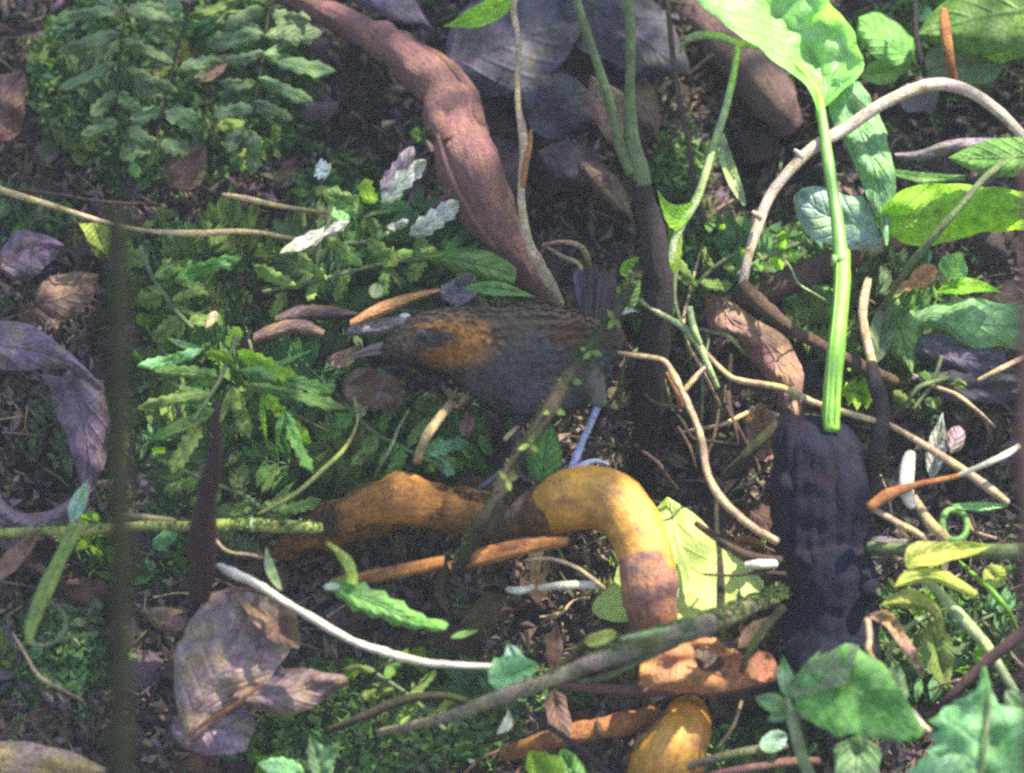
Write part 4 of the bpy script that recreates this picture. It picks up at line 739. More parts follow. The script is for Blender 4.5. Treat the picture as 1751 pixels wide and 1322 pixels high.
leaf('young_leaf', 'narrow green leaf just above the bird\'s back', 'leaf', 'l_green', (790, 492), (915, 508), 22, 'lance', -6, l0=.11, l1=.12)
leaf('young_leaf', 'small dull green round leaf above the bird\'s forehead', 'leaf', 'l_dim', (640, 510), (646, 484), 24, 'round', l0=.11, l1=.11, rows=8, cols=7)
leaf('curled_leaf', 'greyish curled leaf rim above the bird\'s crown', 'dead leaf', 'd_grey', (755, 510), (812, 470), 46, 'oblong', 8, l0=.09, l1=.10, wave=.01)

# big dead leaves behind, top centre
for (lab, mt, a, b_, w, pr, l0, l1) in [
    ('wide dark slate dead leaf along the top edge right of the root bend', 'd_slate', (760, 110), (1010, 20), 170, 'ovate', .02, .03),
    ('dark dead leaf behind the two green stems at the top', 'd_slate', (960, -30), (1180, 130), 150, 'ovate', .03, .02),
    ('slate dead leaf right of the root at mid height', 'd_slate', (880, 130), (1040, 210), 120, 'ovate', .02, .02),
    ('pinkish brown dead leaf hanging between the green stems', 'd_tan', (1010, 130), (1060, 270), 66, 'lance', .05, .05),
    ('brown pointed leaf tip right of the second green stem', 'd_brown', (1100, 130), (1128, 245), 50, 'lance', .05, .04),
    ('dark rotten leaf lying under the two green stems', 'd_dark', (920, 260), (1060, 330), 80, 'ovate', .03, .03),
    ('brown leaf strip pointing down to the dark plant base', 'd_brown', (980, 270), (1085, 385), 44, 'lance', .04, .04),
    ('violet grey dead leaf at the top edge left of the root bend', 'd_purple', (560, -40), (740, 50), 70, 'lance', .02, .03),
    ('dark red brown dead leaf at the far left edge', 'd_brown', (-30, 250), (40, 120), 90, 'ovate', .04, .04),
    ('rust tinged dead leaf at left between straw and violet leaf', 'd_brown', (60, 520), (170, 470), 80, 'ovate', .04, .05),
    ('dark violet dead leaf below the long straw at left', 'd_purple', (0, 460), (110, 420), 80, 'ovate', .03, .04)]:
    leaf('dead_leaf', lab, 'dead leaf', mt, a, b_, w, pr, random.uniform(-15, 15), l0=l0 + .02, l1=l1 + .02, belly=.012, wave=.014, rows=16)

# ------------------------------------------------------------------ ferns
def fern(label, mat, rach, leaflets, lift=.09, w=36, stem='s_dull', name='fern_frond', serr=5, prof='oblong', drop=.015, fine=.62, lob=.8, sr=4):
    b = rach[0]; t = thing(name, label, 'fern', P(b[0], b[1], lift - .02))
    twig('frond_stem', None, None, stem, [(x, y, lift, sr) for x, y in rach], t, n=6)
    for (a, b_, *ww) in leaflets:
        a = (a[0] + random.uniform(-7, 7), a[1] + random.uniform(-7, 7)); b_ = (b_[0] + random.uniform(-14, 14), b_[1] + random.uniform(-12, 12)); sw = random.uniform(.62, 1.02) * (fine if serr >= 5 and name != 'fern_rosette' else 1)
        if name != 'fern_rosette' and serr >= 5 and random.random() < lob:      # a second, narrower lobe beside it
            k2 = random.uniform(.5, .85); dx, dy = (b_[0] - a[0]) * k2, (b_[1] - a[1]) * k2; an = random.uniform(.35, .8) * random.choice((-1, 1))
            leaf('leaflet', None, None, mat if len(ww) < 2 else ww[1], a, (a[0] + dx * math.cos(an) - dy * math.sin(an), a[1] + dx * math.sin(an) + dy * math.cos(an)), w * sw * .6, 'lance', random.uniform(-5, 5), parent=t, l0=lift + .001, l1=lift - drop + random.uniform(-.01, .012), rows=10, cols=5, serr=serr, samp=.12, wave=.006)
        leaf('leaflet', None, None, mat if len(ww) < 2 else ww[1], a, b_, (ww[0] if ww else w) * sw, prof, random.uniform(-5, 5), parent=t, l0=lift + .002, l1=lift - drop + random.uniform(-.01, .012), rows=12, cols=7, serr=serr, samp=.10, wave=.012, belly=.004)
    return t
fern('upper left fern frond hanging nearest the left edge with paired drooping leaflets', 'l_fern', [(235, -40), (212, 40), (205, 110), (200, 190), (215, 250)],
     [((205, 15), (92, 38), 36), ((212, 15), (290, 50), 34), ((205, 62), (95, 98), 36), ((212, 66), (290, 102), 34), ((202, 112), (105, 150), 38), ((210, 118), (300, 150), 32), ((200, 160), (160, 195), 36), ((206, 160), (250, 190), 34), ((205, 210), (150, 240), 30), ((212, 215), (262, 250), 34)], .10, fine=.85, lob=.35, sr=2.5, stem='b_olive')
fern('upper left fern frond in the middle, bushiest of the hanging ones', 'l_fern', [(345, -40), (320, 30), (300, 100), (280, 180), (262, 260), (240, 300)],
     [((318, 10), (235, 20), 34), ((318, 30), (245, 60), 34), ((305, 85), (250, 110), 34), ((300, 120), (380, 95), 34, 'l_dim'), ((290, 150), (230, 145), 32), ((280, 185), (230, 205), 34), ((285, 190), (350, 215), 36), ((265, 235), (205, 268), 40), ((268, 240), (330, 262), 34), ((245, 280), (215, 308), 30, 'l_teal')], .085, fine=.85, lob=.35, sr=2.5, stem='b_olive')
fern('upper left fern frond hanging furthest right, beside the root', 'l_fern', [(475, -40), (458, 30), (450, 90), (440, 150), (425, 210), (412, 260)],
     [((452, 20), (398, 40), 34), ((460, 20), (540, 40), 40, 'l_dim'), ((450, 55), (352, 70), 38), ((458, 60), (562, 68), 44, 'l_dim'), ((448, 95), (390, 115), 36), ((455, 95), (562, 120), 42), ((440, 135), (365, 150), 36), ((446, 130), (528, 165), 36), ((430, 180), (370, 190), 34), ((436, 175), (500, 210), 34, 'l_dim'), ((420, 225), (375, 255), 36), ((425, 225), (440, 290), 36)], .095, fine=.85, lob=.35, sr=2.5, stem='b_olive')
fern('upper left fern part crossing the top edge between the hanging fronds', 'l_moss', [(420, -50), (400, 0), (370, 40)], [((400, 0), (330, 20), 34), ((395, 15), (430, 50), 32), ((380, 30), (300, 55), 30, 'l_teal')], .07)
fern('small rosette of pale grey and pink leaflets left of the root', 'l_pale', [(620, 372), (640, 365), (665, 360)],
     [((660, 352), (742, 268), 36), ((645, 330), (698, 252), 32, 'l_pink'), ((700, 400), (772, 348), 34), ((662, 392), (712, 385), 22), ((570, 300), (530, 275), 34), ((625, 365), (560, 330), 44, 'l_green'), ((640, 352), (610, 310), 36, 'l_lime'), ((630, 372), (655, 410), 34, 'l_green'), ((600, 385), (492, 438), 30), ((610, 350), (560, 360), 40, 'l_teal')], .115, name='fern_rosette', serr=5, drop=.0)
fern('bright green feathery fern left of the bird with its crown bulging up', 'l_green', [(330, 720), (370, 660), (395, 600), (405, 575)],
     [((395, 590), (405, 570), 40, 'l_lime'), ((400, 605), (508, 645), 48, 'l_lime'), ((395, 615), (345, 610), 44, 'l_lime'), ((410, 640), (560, 665), 50), ((420, 655), (580, 700), 44), ((450, 670), (545, 770), 50, 'l_lime'), ((480, 700), (540, 820), 40), ((380, 650), (250, 640), 44), ((370, 680), (235, 700), 40, 'l_moss'), ((365, 700), (245, 760), 42), ((350, 720), (290, 820), 44, 'l_moss'), ((390, 660), (420, 760), 46, 'l_moss'), ((350, 600), (240, 620), 34, 'l_teal')], .125, serr=7)
fern('dim green fern above left of the bird, behind the bright one', 'l_moss', [(240, 420), (260, 470), (300, 530), (330, 560)],
     [((250, 450), (215, 430), 44), ((262, 470), (330, 450), 40), ((280, 500), (225, 520), 50), ((290, 510), (370, 490), 44), ((310, 540), (250, 580), 52), ((320, 545), (380, 540), 40), ((300, 480), (400, 440), 40, 'l_green')], .085, serr=6)
fern('mossy fern spread over the ground above the bird\'s bill', 'l_moss', [(760, 440), (660, 450), (560, 475), (450, 500)],
     [((740, 440), (720, 400), 40), ((720, 445), (700, 490), 42), ((680, 450), (640, 405), 44), ((660, 452), (640, 500), 44), ((620, 460), (570, 415), 46), ((600, 465), (580, 510), 40), ((560, 475), (500, 440), 46), ((540, 480), (520, 520), 36), ((500, 490), (440, 455), 44), ((480, 495), (455, 540), 42), ((760, 430), (800, 400), 40, 'l_green'), ((640, 440), (760, 425), 34, 'l_green')], .085, serr=6)
fern('low green fern below the bird\'s breast behind the orange root', 'l_green', [(760, 800), (700, 770), (640, 740), (590, 690)],
     [((720, 780), (800, 760), 44, 'l_teal'), ((700, 770), (740, 710), 40, 'l_moss'), ((690, 765), (650, 820), 40), ((650, 745), (690, 690), 40), ((640, 740), (590, 800), 44, 'l_moss'), ((610, 715), (650, 670), 34, 'l_pale'), ((600, 700), (560, 760), 44), ((740, 790), (790, 820), 36, 'l_teal')], .07, serr=6)
fern('dull green fern at left below the bright one, near the level stem', 'l_moss', [(470, 890), (420, 850), (370, 830), (300, 800)],
     [((450, 870), (500, 830), 36), ((430, 855), (380, 880), 40), ((400, 840), (430, 790), 36), ((370, 830), (320, 870), 40), ((340, 815), (280, 850), 38), ((320, 805), (270, 770), 36), ((470, 880), (540, 860), 34)], .08, serr=6)
twig('thin_stalk', 'thin dull green stalk rising right between the ferns left of the bird', 'stalk', 's_yellow', [(440, 880, .11, 2.5), (500, 848, .125, 3.5), (550, 805, .13, 4), (590, 765, .13, 3.5), (610, 720, .12, 2.5), (606, 680, .11, 3)], n=7)
fern('fine leaved mossy fern right of the fallen branch below the round leaf', 'l_pale', [(1260, 470), (1310, 440), (1380, 410)], [((x, y), (x + dx, y + dy), 16, mm) for (x, y, dx, dy, mm) in
     [(1270, 460, -15, -30, 'l_lime'), (1290, 450, 18, 26, 'l_green'), (1300, 440, -6, -34, 'l_green'), (1320, 436, 16, 24, 'l_lime'), (1335, 430, -4, -30, 'l_lime'), (1350, 425, 20, 20, 'l_lime'), (1365, 420, 4, -30, 'l_green'), (1215, 395, 10, -16, 'l_green'), (1235, 400, 14, -14, 'l_lime')]], .085, serr=3)
fern('olive fern behind the fork right of the dark plant base', 'l_moss', [(1180, 500), (1220, 460), (1260, 430)], [((1190, 490), (1170, 440), 30), ((1200, 480), (1240, 500), 34), ((1220, 460), (1200, 420), 30), ((1230, 450), (1275, 465), 30)], .07)
fern('small mossy fern right of the tan twig behind the stump', 'l_moss', [(1560, 700), (1590, 660), (1610, 610)], [((1565, 690), (1530, 670), 30), ((1575, 680), (1620, 690), 30), ((1590, 660), (1560, 630), 34, 'l_green'), ((1595, 650), (1640, 660), 28)], .07)
fern('mossy fern at the bottom under the white twig', 'l_moss', [(760, 1250), (700, 1190), (640, 1150)], [((740, 1230), (790, 1200), 34), ((720, 1210), (670, 1240), 36), ((700, 1190), (740, 1150), 34), ((680, 1175), (620, 1200), 36), ((660, 1160), (690, 1120), 30, 'l_green'), ((645, 1150), (590, 1140), 34)], .075)

# ------------------------------------------------------------------ blurred stems close to the camera
def near_stem(lab, mat, pts, lift):
    twig('upright_stem', lab, 'stem', mat, [(x, y, lift, r) for x, y, r in pts], ref=1300, n=12, rough=.08)
near_stem('blurred dark grey green stem standing close to the camera at left', 'b_greydark', [(194, 360, 8), (198, 395, 16), (200, 600, 17), (204, 900, 18), (206, 1322, 18), (210, 1900, 20), (212, 2500, 24)], .85)
twig('upright_stem', 'dim reddish dark stem, shorter, right of the blurred grey green one', 'stem', 'b_reddish', [(372, 690, .33, 4), (369, 750, .30, 8), (363, 800, .27, 14), (354, 860, .22, 18), (348, 920, .18, 20), (343, 980, .13, 21), (341, 1030, .09, 20), (340, 1070, .04, 18), (338, 1100, .0, 14)], n=12, rough=.2)
near_stem('blurred red brown stem at the very right edge', 'b_reddish', [(1752, 280, 8), (1753, 500, 9), (1752, 800, 12), (1758, 930, 11), (1765, 1400, 12), (1770, 2500, 14)], .7)

tg = random.Random(5)
WHERE = {0: 'pale green', 1: 'tan', 2: 'brown', 3: 'dull green'}
TG = [(1150, 380, 1185, 640, 's_dull', 'dull green grass stem rising beside the lime leaflet'), (1168, 430, 1150, 700, 's_pale', 'pale green grass stem right of the dark base'), (1200, 420, 1235, 700, 'b_tan', 'tan dry stem crossing the golden straw at its start'), (1232, 500, 1190, 780, 's_dull', 'dull green stem behind the thin bare twig'),
      (1255, 560, 1300, 820, 'b_brown', 'brown stem behind the olive stick'), (1180, 560, 1290, 620, 's_pale', 'short pale stem lying on the slanting pinkish leaf base'), (1140, 690, 1260, 760, 'b_olive', 'mossy thin stem crossing the hollow level with the leg'), (1165, 740, 1300, 690, 'b_tan', 'tan stem rising to the small pink leaf piece'),
      (1075, 640, 1180, 700, 'b_olive', 'mossy stem crossing the dark base below the tail'), (1060, 700, 1140, 560, 's_dull', 'green stem leaning over the dark base'), (1085, 760, 1160, 840, 'b_brown', 'brown stem right above the orange arch'), (1250, 840, 1320, 800, 's_dull', 'green stem touching the stump left side'),
      (1330, 430, 1420, 520, 's_pale', 'pale green stem over the fallen branch'), (1455, 560, 1560, 480, 's_dull', 'green stem crossing the tan twig'), (1520, 720, 1640, 640, 's_dull', 'green stem below the slate leaves'), (1560, 640, 1700, 730, 'b_tan', 'tan stem over the slate leaf tip'),
      (1500, 800, 1600, 960, 'b_tan', 'tan stem right of the stump through the fork'), (1640, 960, 1740, 1080, 's_lime', 'lime stem near the right edge beneath the level stem'), (1600, 1100, 1700, 1050, 's_dull', 'green stem crossing the pale jointed stalk'), (1510, 1160, 1600, 1040, 's_pale', 'pale stem crossing the withered brown leaf'),
      (1660, 880, 1745, 960, 'b_brown', 'brown stem right of the curled green ring'), (1590, 1180, 1690, 1110, 'b_tan', 'tan stem under the reddish stem'), (930, 420, 1010, 520, 'b_tan', 'tan stem lying above the tail base'), (1010, 330, 1080, 470, 'b_olive', 'mossy stem left of the dark base'),
      (600, 1180, 760, 1130, 'b_olive', 'mossy stem just under the white twig end'), (330, 880, 470, 960, 'b_tan', 'tan stem crossing the foot of the lime stalk'), (700, 700, 640, 820, 's_pale', 'pale stem left of the tan leaning stick'), (420, 560, 560, 740, 's_dull', 'green stem through the bright feathery fern'),
      (250, 560, 300, 760, 's_dull', 'green stem at the left side of the bright fern'), (20, 1080, 140, 1200, 'b_tan', 'tan stem below the curled tendril at left'), (90, 1240, 250, 1190, 'b_olive', 'mossy stem left of the big mauve leaf'), (560, 420, 700, 380, 's_pale', 'pale stem under the pale rosette')]
for (x0, y0, x1, y1, mt, lab) in TG:
    k = tg.uniform(-.22, .22); mx, my = (x0 + x1) / 2 - (y1 - y0) * k, (y0 + y1) / 2 + (x1 - x0) * k; l = tg.uniform(.05, .10); r = tg.uniform(2.2, 4.2)
    twig('thin_stalk', lab, 'stem', mt, [(x0, y0, l * .6, r * .6), ((x0 + mx) / 2 + tg.uniform(-5, 5), (y0 + my) / 2, l, r), (mx, my, l + .01, r), ((x1 + mx) / 2 + tg.uniform(-5, 5), (y1 + my) / 2, l, r), (x1, y1, l * .4, r)], n=6, rough=.2)
# ------------------------------------------------------------------ the bird
def bird():
    BR = 700; BL = .10                              # body centre depth
    t = thing('bird', 'dark slate ground bird with rufous cheek and cocked tail standing on the orange root', 'bird', P(930, 840, BL, BR))
    # spine: px, py, half height, half width (towards camera)
    sp = [(655, 604, 5, 4), (664, 601, 16, 13), (690, 592, 33, 27), (728, 583, 47, 38), (765, 582, 56, 45), (805, 590, 66, 54), (850, 606, 86, 72), (895, 616, 98, 80), (940, 616, 97, 80), (980, 607, 83, 68), (1012, 596, 58, 48), (1036, 586, 36, 30), (1052, 578, 15, 12)]
    V, Hh = smooth([P(x, y, BL, BR) for x, y, h, w in sp], [h for x, y, h, w in sp], 5)
    _, Ww = smooth([P(x, y, BL, BR) for x, y, h, w in sp], [w for x, y, h, w in sp], 5)
    k = dg(BR) / DIST * U
    def plum(px, py, f):
        """plumage colour at a place on the body (px, py across the flank)"""
        back = (.092, .062, .036); slate = (.058, .052, .048); throat = (.036, .028, .025); ruf = (.24, .10, .02); rump = (.10, .045, .02); belly = (.080, .076, .086); crown = (.085, .058, .034)
        n_ = noise.noise(Vector((px * .03, py * .03, 1))); e = noise.noise(Vector((px * .12, py * .12, 7)))
        def g(x, y, rx, ry): return max(0, 1 - ((px - x) / rx) ** 2 - ((py - y) / ry) ** 2)
        c = Vector(slate)
        c = c.lerp(Vector(back), min(1, max(0, (600 - py) / 40 + n_)))
        hd = min(1, max(0, (800 - px) / 50)); c = c.lerp(Vector(crown).lerp(Vector(throat), min(1, max(0, (py - 590) / 22 + .3 * n_))), hd)
        c = c.lerp(Vector(ruf), min(1, 1.15 * g(795, 584, 66, 52) + .0) * (0.85 + .3 * e))
        c = c.lerp(Vector(ruf), min(1, 2.0 * g(760, 612, 50, 24)) * .7)
        c = c.lerp(Vector(ruf), min(1, 2.2 * g(745, 562, 48, 12)) * .6)
        c = c.lerp(Vector(throat), min(1, 1.5 * g(744, 577, 42, 17)))
        c = c.lerp(Vector(rump), min(1, 1.5 * g(985, 575, 55, 30)) * .8)
        c = c.lerp(Vector(belly), min(1, 1.5 * g(920, 675, 80, 36)))
        c = c.lerp(Vector((.10, .10, .085)), min(1, 1.6 * g(1015, 640, 36, 36)))
        return tuple(x * (1 + .25 * e) for x in c)
    NS = 28; mb = MB(); rows = []; info = []
    for i, p in enumerate(V):
        row = []; T = (V[min(i + 1, len(V) - 1)] - V[max(i - 1, 0)]).normalized(); N = T.cross(FWD).normalized()
        if N.dot(UPV) < 0: N = -N
        for j in range(NS):
            a = 2 * math.pi * j / NS; q = p + N * math.sin(a) * Hh[i] * k - FWD * math.cos(a) * Ww[i] * k
            q += (q - p) * .04 * noise.noise(q * 130); row.append(q)
            info.append((p, q, T))
        rows.append(row)
    rows.insert(0, [V[0]] * NS); rows.append([V[-1]] * NS)
    mb.grid(rows, uvs=1, wrap=True)
    def topx(q):
        d = q - CAM; z = d.dot(FWD); return 875.5 + d.dot(RT) / z * DIST / U, 661 - d.dot(UPV) / z * DIST / U
    for f in mb.f:
        c = sum((mb.v[i] for i in f), Vector()) / 4; x, y = topx(c); mb.c.append(plum(x, y, 0))
    mb.build('body', 'vc', t)
    # overlapping contour feathers, pointing tailwards and down
    fb = MB(); rnd = random.Random(3)
    for _ in range(7000):
        p, q, T = info[rnd.randrange(NS, len(info))]
        p2, q2, T2 = info[min(len(info) - 1, info.index((p, q, T)) if False else 0)] if False else (p, q, T)
        o = (q - p).normalized(); jit = Vector((rnd.uniform(-1, 1), rnd.uniform(-1, 1), rnd.uniform(-1, 1))) * .0022
        b_ = q + jit - o * .0006; x, y = topx(b_)
        L = .0046 if x > 800 else .0030; w = L * .42
        d = (T + Vector((0, 0, -.25)) + o * .13).normalized(); s = d.cross(o).normalized() * w
        col = plum(x, y, 0); f = rnd.uniform(.85, 1.18); col = tuple(c * f for c in col)
        m_ = b_ + d * L * .55 + o * .0004; e_ = b_ + d * L
        i0 = len(fb.v); fb.v += [b_ - s * .4, b_ + s * .4, m_ + s, e_ + s * .35, e_ - s * .35, m_ - s]
        fb.f.append((i0, i0 + 1, i0 + 2, i0 + 3, i0 + 4, i0 + 5)); fb.uv.append(((0, 0),) * 6); fb.c.append(col)
    o = fb.build('contour_feathers', 'vc', t); o['kind'] = 'stuff'
    # folded wing: covert rows and long primaries
    wz = BL + .030
    for i, (a, b_, w) in enumerate([((838, 560), (985, 578), 34), ((845, 575), (1000, 590), 32), ((850, 592), (1012, 600), 30), ((855, 610), (1005, 612), 28), ((860, 626), (985, 626), 26)]):
        leaf('wing_feather', None, None, M['wing'], a, b_, w, 'lance', -4, parent=t, l0=wz - .004, l1=wz - .012, ref=BR, rows=12, cols=5, fold=.001, wave=.001, belly=.003)
    # tail held up
    for i, (b_, tp) in enumerate([((1012, 560), (985, 458)), ((1016, 560), (1000, 452)), ((1020, 562), (1016, 450)), ((1026, 564), (1034, 456)), ((1030, 566), (1048, 464))]):
        leaf('tail_feather', None, None, M['tailb'] if i else M['tailg'], b_, tp, 22, 'oblong', parent=t, l0=BL + .004 + .001 * i, l1=BL + .002 + .0012 * i, ref=BR, rows=10, cols=5, fold=.0008, wave=.001)
    # bill
    for nm, pts in (('upper_bill', [(668, 592, BL, 9.5), (645, 594, BL, 7), (622, 600, BL, 4.5), (603, 609, BL, 1.6)]), ('lower_bill', [(668, 604, BL, 7), (648, 603, BL, 5), (626, 607, BL, 3.2), (606, 611, BL, 1.2)])):
        twig(nm, None, None, M['bill'], pts, t, ref=BR, n=12, rough=0)
    # eye
    e = P(722, 573, BL + .0148, BR)
    for nm, r, mt in (('eye_ring', .0034, 'ring'), ('eye', .0028, 'eye')):
        mb = MB(); rr = []
        for i in range(9):
            th = math.pi * i / 8; rr.append([e + (RT * math.cos(a) + UPV * math.sin(a)) * math.sin(th) * r - FWD * (math.cos(th) * r * .6 + (.0012 if nm == 'eye' else 0)) for a in [2 * math.pi * j / 14 for j in range(14)]])
        mb.grid(rr, uvs=1, wrap=True); mb.build(nm, M[mt], t)
    # thighs and legs
    for th in ([(1000, 625, 30), (1012, 655, 24), (1022, 685, 13), (1026, 697, 6)], [(905, 660, 34), (895, 695, 24), (888, 718, 13), (886, 730, 6)]):
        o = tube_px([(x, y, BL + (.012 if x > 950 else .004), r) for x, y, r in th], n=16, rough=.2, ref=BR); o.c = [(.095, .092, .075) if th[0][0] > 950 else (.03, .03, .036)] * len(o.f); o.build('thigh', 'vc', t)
    def leg(pts, toes, lf, mat='leg'):
        L = tube_px([(x, y, l, r) for x, y, l, r in pts], n=10, rough=.08, ref=BR).build('leg', mat, t)
        for q in toes:
            tube_px([(x, y, l, r) for x, y, l, r in q], n=8, rough=.12, ref=BR).build('toe', mat, L)
    z1 = BL + .012
    leg([(1026, 688, z1, 7), (1008, 730, z1, 6), (990, 775, z1 + .002, 6), (975, 812, z1 + .004, 8)],
        [[(975, 808, z1 + .004, 6), (995, 796, z1 + .006, 5.5), (1016, 789, z1 + .002, 5), (1040, 793, z1 - .004, 3)], [(975, 812, z1 + .004, 6), (962, 826, z1 + .008, 5), (944, 836, z1 + .012, 4.5), (925, 846, z1 + .010, 2.5)], [(975, 812, z1 + .004, 6), (968, 832, z1 + .014, 5), (960, 848, z1 + .020, 4), (952, 862, z1 + .021, 2)], [(975, 810, z1 + .002, 5), (985, 806, z1 + .012, 5), (1000, 812, z1 + .018, 4), (1012, 818, z1 + .02, 2)]], 0)
    z2 = BL + .0
    leg([(886, 725, z2, 5), (884, 750, z2, 4.6), (880, 775, z2, 4.6), (868, 798, z2 + .004, 5.5)],
        [[(868, 796, z2 + .004, 5.5), (848, 814, z2 + .012, 5.5), (828, 830, z2 + .016, 5), (808, 842, z2 + .014, 3)], [(868, 798, z2 + .004, 5.5), (856, 822, z2 + .016, 4.5), (846, 842, z2 + .022, 2.5)], [(868, 796, z2 + .004, 5), (884, 806, z2 + .01, 4.5), (900, 822, z2 + .012, 2.5)]], 0, 'leg_shade')
M['leg_shade'] = bark_mat('shade_toned_leg', (0.08, 0.078, 0.10), (0.045, 0.045, 0.06), 0.5, None, 0, 40, 0.5, 120)  # leg skin darkened, shade on the far leg put into the colour
M['wing'] = leaf_mat('wing_feather_brown', (.082, .055, .034), (.06, .042, .03), .9, 0, 30, (.04, .03, .02), .05, .1)
M['tailb'] = leaf_mat('tail_feather_black', (.035, .028, .027), (.018, .015, .016), .85, 0, 30, (.02, .015, .015), .3, .2)
M['tailg'] = leaf_mat('tail_feather_grey', (.05, .052, .07), (.03, .032, .045), .9, 0, 30, None, .2, .2)
m_, n_, b_ = newmat('dark_bill'); b_.inputs['Base Color'].default_value = (.12, .088, .085, 1); b_.inputs['Roughness'].default_value = .5; M['bill'] = m_
m_, n_, b_ = newmat('eye_black'); b_.inputs['Base Color'].default_value = (.01, .007, .006, 1); b_.inputs['Roughness'].default_value = .08; M['eye'] = m_
m_, n_, b_ = newmat('eye_ring_skin'); b_.inputs['Base Color'].default_value = (.06, .06, .075, 1); b_.inputs['Roughness'].default_value = .6; M['ring'] = m_
bird()
# ------------------------------------------------------------------ litter: individual dead leaves
rnd = random.Random(11)
SH = []
def proto_leaf(prof, asp, curl, wave, seed, bendz):
    rows = []; R_ = 11; C_ = 7
    for i in range(R_):
        v = i / (R_ - 1); w = max(.02, PROF[prof](v)) * asp * .5; row = []
        for j in range(C_):
            u = j / (C_ - 1) - .5
            z = curl * (4 * u * u) * w * 2 + bendz * 4 * v * (1 - v) + wave * (noise.noise(Vector((u * 3 + seed, v * 3, seed))) + .5 * noise.noise(Vector((u * 7, v * 8 + seed, 2))))
            z -= .03 * max(0, 1 - abs(u) * 5)
            e = 1 + .12 * noise.noise(Vector((v * 9, seed, 5 if u > 0 else 8)))
            row.append(Vector((2 * u * w * e, v - .5, z)))
        rows.append(row)
    rows.insert(0, [Vector((x * .02, -.5 - .12, .02)) for x in range(-3, 4)] if False else rows[0])
    me = MB(); me.grid(rows, uvs=1); return me
for k in range(14):
    prof = ['ovate', 'lance', 'oblong', 'round', 'ovate'][k % 5]
    mb = proto_leaf(prof, [.55, .35, .5, .8, .65][k % 5], rnd.uniform(-.35, .5), rnd.uniform(.12, .3), k * 5.3, rnd.uniform(-.12, .2))
    SH.append(mb)
MESH = {}
def shared(mi, mat):
    if (mi, mat) not in MESH:
        mb = SH[mi]; o = mb.build('dead_leaf', mat, origin=Vector((0, 0, 0))); MESH[(mi, mat)] = o.data; bpy.data.objects.remove(o)
    return MESH[(mi, mat)]
NRM = Vector((0, -math.sin(R(48)), math.cos(R(48))))
def lay(name, mi, mat, p, size, label, cat, group, tiltmax=.6, up=None):
    n_ = (NRM + Vector((rnd.gauss(0, 1), rnd.gauss(0, 1), rnd.gauss(0, 1))) * tiltmax * .5 - FWD * .35).normalized()
    a = rnd.uniform(0, 6.283); x = n_.orthogonal().normalized(); y = n_.cross(x)
    X = x * math.cos(a) + y * math.sin(a); Y = n_.cross(X)
    o = bpy.data.objects.new(name, shared(mi, mat)); COL.objects.link(o)
    o.matrix_world = Matrix.Translation(p) @ (Matrix((X, Y, n_)).transposed().to_4x4()) @ Matrix.Scale(size, 4)
    tag(o, label, cat, group); return o
def inel(px, py, els): return any(((px - x) / a) ** 2 + ((py - y) / b) ** 2 < 1 for x, y, a, b in els)
HOLEPX = [(80, 800, 55, 65), (1120, 640, 70, 130), (1000, 990, 100, 30), (980, 1080, 110, 40), (1600, 210, 120, 40), (1340, 290, 70, 50), (640, 190, 80, 110), (680, 970, 90, 20), (1240, 800, 70, 90), (1020, 380, 60, 60), (1560, 760, 60, 40)]
GREENS = [(640, 455, 270, 60), (300, 500, 110, 100), (420, 690, 210, 140), (650, 760, 150, 70), (1240, 470, 110, 55), (1540, 600, 110, 90), (420, 880, 170, 45), (700, 1200, 190, 70), (1380, 450, 80, 60), (620, 1290, 260, 50), (300, 160, 250, 170), (1600, 90, 160, 70), (1500, 480, 90, 60), (590, 350, 90, 60), (230, 950, 120, 50), (1640, 1120, 100, 90), (1250, 1300, 150, 40), (120, 1130, 110, 70), (1540, 1080, 90, 60), (60, 400, 70, 40), (900, 1200, 120, 40), (1160, 300, 40, 60)]
ZONES = [  # region test, materials, group
    (lambda x, y: x < 560 and y < 450, ['d_dark', 'd_dark', 'd_brown', 'd_purple'], 'small dark dead leaves on the bank at upper left', 'small dark dead leaf in the shaded litter at upper left'),
    (lambda x, y: x < 560 and y >= 450 and y < 900, ['d_dark', 'd_brown', 'd_purple', 'd_dark'], 'small dead leaves on the bank at middle left', 'small brown or violet dead leaf in the litter at middle left'),
    (lambda x, y: x < 760 and y >= 900, ['d_brown', 'd_olive', 'd_dark', 'd_brown', 'd_purple'], 'small dead leaves in the lower left litter', 'small brown dead leaf in the litter at lower left'),
    (lambda x, y: 560 <= x < 1250 and y < 480, ['d_purple', 'd_slate', 'd_dark', 'd_dark', 'd_brown'], 'small violet and dark dead leaves at top centre', 'small dark violet dead leaf in the litter at top centre'),
    (lambda x, y: 560 <= x < 1340 and y >= 480, ['d_dark', 'd_brown', 'd_dark', 'd_olive'], 'small dark dead leaves around and below the bird', 'small dark dead leaf on the ground around the bird and root'),
    (lambda x, y: True, ['d_slate', 'd_dark', 'd_brown', 'd_grey', 'd_dark'], 'small dead leaves in the litter on the right side', 'small grey or brown dead leaf in the litter at right')]
